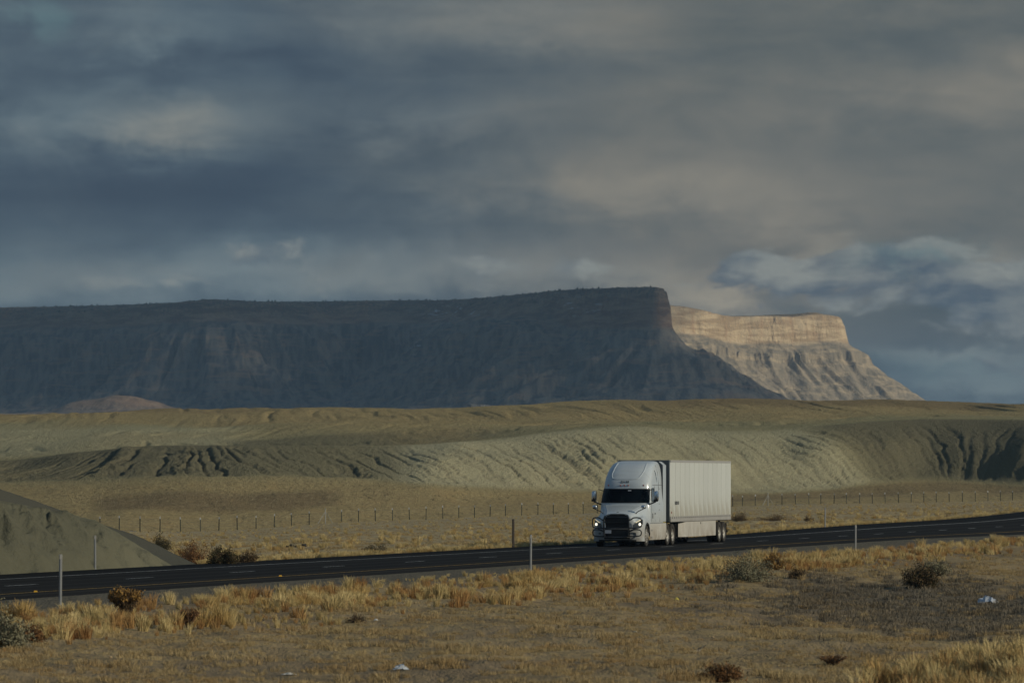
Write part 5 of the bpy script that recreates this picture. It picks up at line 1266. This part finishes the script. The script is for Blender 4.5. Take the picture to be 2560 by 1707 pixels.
def build_bushes():
    G1, G2 = 'shrubs beyond the highway', 'shrubs of the near verge'
    bush('desert_shrub', 'small dark round shrub on the slope behind the clay mound', 404, 1378, 54, 44, M['l_olive'], group=G1, seed=1, nl=1900)
    bush('desert_shrub', 'rust brown twiggy bush between two dark shrubs at the far shoulder', 482, 1412, 96, 62, M['l_rust'], group=G1, seed=2, nl=2600, nst=70)
    bush('desert_shrub', 'black-green shrub with a brown right half at the far shoulder', 556, 1412, 84, 50, M['l_olive'], group=G1, seed=3, nl=2400, mix=M['l_brown'])
    bush('desert_shrub', 'brown low bush at the right foot of the black-green shrub', 618, 1408, 60, 30, M['l_brown'], group=G1, seed=13, nl=1400)
    bush('desert_shrub', 'low olive bush at the far road edge left of the dark wooden post', 945, 1385, 64, 26, M['l_brown'], group=G1, seed=4, nl=1200, mix=M['l_sage'])
    bush('desert_shrub', 'wide brown thicket just right of the trailer beyond the road', 1850, 1303, 60, 24, M['l_brown'], group=G1, seed=5, nl=1600, Y0=330)
    bush('desert_shrub', 'long low brown thicket left of the far silver marker post', 1930, 1302, 100, 17, M['l_brown'], group=G1, seed=6, nl=1700, Y0=330)
    bush('desert_shrub', 'tiny brown bush beside the far silver marker post', 2022, 1303, 26, 15, M['l_brown'], group=G1, seed=7, nl=700, Y0=330)
    bush('rabbitbrush', 'golden topped fan shaped shrub right of the nearest marker post', 315, 1546, 92, 78, M['l_brown'], group=G2, shape='fan', seed=8, nl=1700, nst=110, top=M['l_gold'])
    bush('sagebrush', 'grey-green bush cut by the left edge of the picture', 8, 1622, 130, 100, M['l_sage'], group=G2, seed=9, nl=3200, nst=90)
    bush('desert_shrub', 'brown bush right of the grey-green bush at the left edge', 78, 1605, 70, 52, M['l_rust'], group=G2, seed=10, nl=1300, nst=70)
    bush('desert_shrub', 'rust twiggy bush in the straw grass right of the golden shrub', 472, 1568, 62, 52, M['l_rust'], group=G2, shape='fan', seed=11, nl=1000, nst=80)
    bush('sagebrush', 'wide grey sagebrush on the near verge below the trailer wheels', 1865, 1455, 140, 72, M['l_sage'], group=G2, seed=12, nl=3600, nst=110)
    bush('desert_shrub', 'dark gold bush peeping over the grey sagebrush', 1930, 1424, 52, 42, M['l_brown'], group=G2, seed=14, nl=1500, top=M['l_gold'])
    bush('desert_shrub', 'small brown bush right of the grey sagebrush', 1992, 1446, 44, 34, M['l_brown'], group=G2, seed=15, nl=1000)
    bush('desert_shrub', 'large dark brown shrub below the right marker post', 2300, 1470, 96, 62, M['l_brown'], group=G2, seed=16, nl=2600, nst=80, mix=M['l_olive'])
    bush('sagebrush', 'grey feathery bush behind the large dark brown shrub', 2335, 1440, 100, 46, M['l_sage'], group=G2, seed=17, nl=1800, nst=80)
    bush('desert_shrub', 'dark reddish low bush at the bottom edge of the field', 1808, 1704, 120, 46, M['l_rust'], group=G2, seed=18, nl=1700, nst=90, mix=M['l_brown'])
    bush('desert_shrub', 'row of short rust stalks near the bottom right', 2082, 1662, 96, 28, M['l_rust'], group=G2, shape='fan', seed=19, nl=500, nst=90)
    bush('desert_shrub', 'thin grey twig bush lying in the middle of the field', 890, 1556, 56, 26, M['l_brown'], group=G2, seed=20, nl=300, nst=60)
build_bushes()

# ------------------------------------------------------------------ posts and fence
def build_posts():
    m, g, b = mat('galvanised_steel', (0.42, 0.43, 0.43), 0.45, 0.7); n = g.noise(g.obj(), 6.0, 3, 0.6); g.put(b.inputs['Base Color'], g.mix(n, (0.34, 0.35, 0.35), (0.52, 0.53, 0.53)))
    w, g, b = mat('weathered_dark_wood', (0.06, 0.05, 0.04), 0.9); n = g.noise(g.comb(g.xyz(g.obj())[0], g.xyz(g.obj())[1], 0.0), 40.0, 3, 0.6); g.put(b.inputs['Base Color'], g.mix(n, (0.035, 0.028, 0.022), (0.085, 0.068, 0.052)))
    grp = 'marker posts along the highway'
    for px, yt, yb, nm, label, lean in ((151, 1385, 1512, 'near', 'nearest silver marker post standing in the straw grass at left', 0.008), (1327, 1336, 1428, 'near', 'silver marker post on the near verge left of the truck', 0.004), (2139, 1312, 1382, 'near', 'silver marker post on the near verge right of the trailer', 0.006),
                                       (238, 1338, 1424, 'far', 'silver marker post in front of the clay mound', -0.004), (1283, 1297, 1362, 'wood', 'dark wooden post on the far shoulder left of the truck', 0.0), (2063, 1268, 1316, 'far', 'thin silver marker post on the far shoulder right of the trailer', 0.002)):
        if nm == 'near': X, Y, Z = on_ground(px, yb)
        else:
            Y = float(col_depth(px, FE + 0.55)); X = xi(px, Y); Z = float(near_z(np.array([X]), np.array([Y]))[0])
        H = zi(yt, Y) - Z; root = empty('marker_post', (X, Y, Z)); tag(root, label, 'post', grp); root.rotation_euler = (0, lean, 0.25)
        if nm == 'wood': B().box(-0.05, 0.05, -0.05, 0.05, -0.3, H).build('post', w, root, bevel=0.008)
        else:
            b_ = B(); wd = 0.043                                      # U-channel section
            sec = [(-wd, 0.02), (-wd * 0.55, 0.02), (-wd * 0.40, -0.022), (wd * 0.40, -0.022), (wd * 0.55, 0.02), (wd, 0.02), (wd, 0.015), (wd * 0.60, 0.015), (wd * 0.45, -0.028), (-wd * 0.45, -0.028), (-wd * 0.60, 0.015), (-wd, 0.015)]
            b_.grid([[(x, y, z) for x, y in sec] for z in (-0.3, H)], closed=True); b_.poly([(x, y, H) for x, y in sec]); b_.build('post', m, root)
            B().box(-0.04, 0.04, -0.036, -0.029, H - 0.14, H - 0.02).build('reflector', M['rail'], root, bevel=0.003)
build_posts()

def build_fence():
    gp = mat('green_post_paint', (0.030, 0.036, 0.028), 0.6)[0]; wp = mat('white_post_tip', (0.66, 0.68, 0.70), 0.5)[0]; wire = mat('barbed_wire', (0.13, 0.125, 0.115), 0.5, 0.6)[0]; wd = mat('pale_brace_pipe', (0.36, 0.36, 0.33), 0.6)[0]
    L = [250, 298, 350, 400, 451, 501, 547, 593, 640, 685.6, 729, 773, 854, 896, 938.5, 981.6, 1023.7, 1065, 1107, 1147, 1186, 1225, 1263.5, 1304, 1345, 1383, 1421, 1458, 1494, 1529, 1563, 1597, 1630, 1662, 1694, 1726, 1757, 1786, 1831.6, 1856.5, 1888, 1955, 1989, 2022.5, 2052, 2085, 2116, 2149, 2181, 2213, 2246, 2277.7, 2309.5, 2340.6, 2373, 2406, 2438, 2470, 2501, 2531, 2562, 2593, 2624]
    br = [813.5, 1920]; allp = sorted(L + br); pts = {}
    for px in allp:
        Y = float(fenceY(px)); pts[px] = Vector((xi(px, Y), Y, float(fence_z(px))))
    o0 = pts[allp[0]]; root = empty('wire_fence', o0); tag(root, 'long wire fence of white tipped metal posts in front of the clay hills', 'fence')
    H = 1.40; tm = {}
    pm = B().box(-0.022, 0.022, -0.006, 0.006, -0.3, 1.0).box(-0.006, 0.006, 0.006, 0.045, -0.3, 1.0); tip = B().box(-0.024, 0.024, -0.008, 0.008, 1.0, 1.0 + 0.17).box(-0.008, 0.008, 0.008, 0.047, 1.0, 1.17)
    first = None
    for px in L:
        rz = random.uniform(-.3, .3); h = H * random.uniform(0.95, 1.05) / 1.17
        if first is None:
            p = pm.build('fence_post', gp, root); t = tip.build('post_tip', wp, p); first = (p, t)
        else:
            p = first[0].copy(); COL.objects.link(p); t = first[1].copy(); COL.objects.link(t); t.parent = p; p.parent = root
        p.location = pts[px] - o0; p.rotation_euler = (random.gauss(0, .015), random.gauss(0, .02), rz); p.scale = (1.9, 1.9, h)
    for px in br:
        c = pts[px] - o0; q = B().tube([(0, 0, -0.3), (0, 0, 1.65)], 0.05, 8).build('brace_post', wd, root, c)
        for d in (-1, 1): B().tube([(0, 0, 1.3), (d * 0.75, d * 1.4, 0.0)], 0.028, 6).build('brace', wd, q)
    for k, hz in enumerate((0.40, 0.68, 0.94, 1.20)):
        b_ = B(); pl = []
        for a, c in zip(allp[:-1], allp[1:]):
            A, C = pts[a] - o0, pts[c] - o0
            for t in (0, 0.5): pl.append(A.lerp(C, t) + Vector((0, -0.02, hz - 0.03 * (t > 0) + random.uniform(-.01, .01))))
        b_.tube(pl, 0.0065, 3).build('wire', wire, root)
build_fence()

# ------------------------------------------------------------------ rocks and litter
def build_small():
    def rock(px, y, wpx, label, m, seed, flat=0.7):
        X, Y, Z = on_ground(px, y); w = wpx * Y / F / 2
        bm = bmesh.new(); bmesh.ops.create_icosphere(bm, subdivisions=2, radius=1.0)
        for v in bm.verts:
            d = 1 + 0.35 * float(perlin(v.co.x * 1.3 + seed, v.co.y * 1.3 + v.co.z, seed)); v.co = Vector((v.co.x * w * d, v.co.y * w * d, v.co.z * w * flat * d))
        me = bpy.data.meshes.new('rock'); bm.to_mesh(me); bm.free(); o = link('rock', me, m, None, (X, Y, Z + w * flat * 0.45)); tag(o, label, 'rock', 'loose rocks in the field')
    tan, g, b = mat('tan_rock', (0.42, 0.31, 0.17), 0.9); n = g.noise(g.obj(), 9, 3, .6); g.put(b.inputs['Base Color'], g.mix(n, (0.33, 0.23, 0.12), (0.50, 0.38, 0.22)))
    rock(210, 1657, 17, 'tan rock near the lower left of the field', tan, 1); rock(276, 1643, 9, 'small brown rock right of the tan rock at lower left', tan, 2)
    rock(2188, 1560, 11, 'lone pale rock in the dark hollow at right', tan, 3); rock(1782, 1594, 8, 'small pale stone in the middle right of the field', tan, 4)
    rock(1588, 1580, 10, 'whitish flat stone in the middle of the field', mat('pale_stone', (0.42, 0.38, 0.30), .9)[0], 5, 0.45)
    def crumple(name, label, px, y, wpx, hpx, col, seed, cat, tall=1.0):
        X, Y, Z = on_ground(px, y); w, h = wpx * Y / F, hpx * Y / F; r = np.random.default_rng(seed); n = 9
        P = np.zeros((n, n, 3)); U, Vv = np.meshgrid(np.linspace(-.5, .5, n), np.linspace(-.5, .5, n))
        P[..., 0] = U * w + r.normal(0, .05 * w, (n, n)); P[..., 1] = Vv * w * 0.9 + r.normal(0, .05 * w, (n, n))
        P[..., 2] = h * np.clip(1 - (U ** 2 + Vv ** 2) * 3.2, 0, 1) * r.uniform(0.35, 1.0, (n, n)) + 0.015
        me = grid_mesh(name, P); me.polygons.foreach_set('use_smooth', np.zeros(len(me.polygons), bool))
        m = mat(name + '_film', col, 0.5)[0]; o = link(name, me, m, None, (X, Y, Z)); tag(o, label, cat, 'roadside litter')
        sd = o.modifiers.new('thick', 'SOLIDIFY'); sd.thickness = 0.004
    crumple('plastic_bag', 'crumpled bluish plastic bag in the dark hollow at right', 2470, 1508, 52, 22, (0.46, 0.50, 0.56), 1, 'litter')
    crumple('plastic_sheet', 'scrap of silvery plastic lying near the bottom of the field', 1002, 1674, 36, 16, (0.50, 0.54, 0.58), 2, 'litter')
    crumple('paper_scrap', 'flat white paper scrap near the bottom left centre', 722, 1688, 34, 6, (0.55, 0.52, 0.46), 3, 'litter')
    crumple('food_wrapper', 'small yellow wrapper on the field below the truck', 1692, 1500, 11, 7, (0.70, 0.58, 0.09), 4, 'litter')
    crumple('paper_scrap', 'tiny white scrap in the grass below the dark wooden post', 940, 1551, 11, 5, (0.6, 0.6, 0.58), 5, 'litter')
    # pale dead twigs
    X, Y, Z = on_ground(1745, 1632); b = B(); r = random.Random(3)
    for k in range(7): a = r.uniform(-.35, .35); b.tube([(r.uniform(-.14, .02), r.uniform(-.2, .2), 0.01), (r.uniform(0, .1), r.uniform(-.2, .2), 0.06 + r.uniform(0, .05)), (r.uniform(.1, .2), r.uniform(-.2, .2), 0.08 + r.uniform(0, .1))], [.010, .008, .004], 5)
    tag(b.build('dead_branch', mat('bleached_wood', (0.42, 0.36, 0.26), .9)[0], None, (X, Y, Z)), 'bleached dead branch lying in the field right of centre', 'branch')
    # shreds of tyre beyond the road
    for px, y, w, lb, sd in ((730, 1369, 26, 'black tyre shred beyond the far shoulder', 1), (757, 1367, 14, 'smaller black tyre shred right of the larger one', 2)):
        X, Y, Z = on_ground(px, y, 200); ww = w * Y / F / 2; r = random.Random(sd); pl = [(ww * (t * 2 - 1), r.uniform(-.1, .1), 0.05 + 0.16 * r.random() * math.sin(math.pi * t)) for t in np.linspace(0, 1, 9)]
        b = B().tube(pl, [0.05 + 0.05 * r.random() for _ in pl], 6); tag(b.build('tyre_shred', M['tyre'], None, (X, Y, Z), sm=True), lb, 'litter', 'tyre shreds')
build_small()
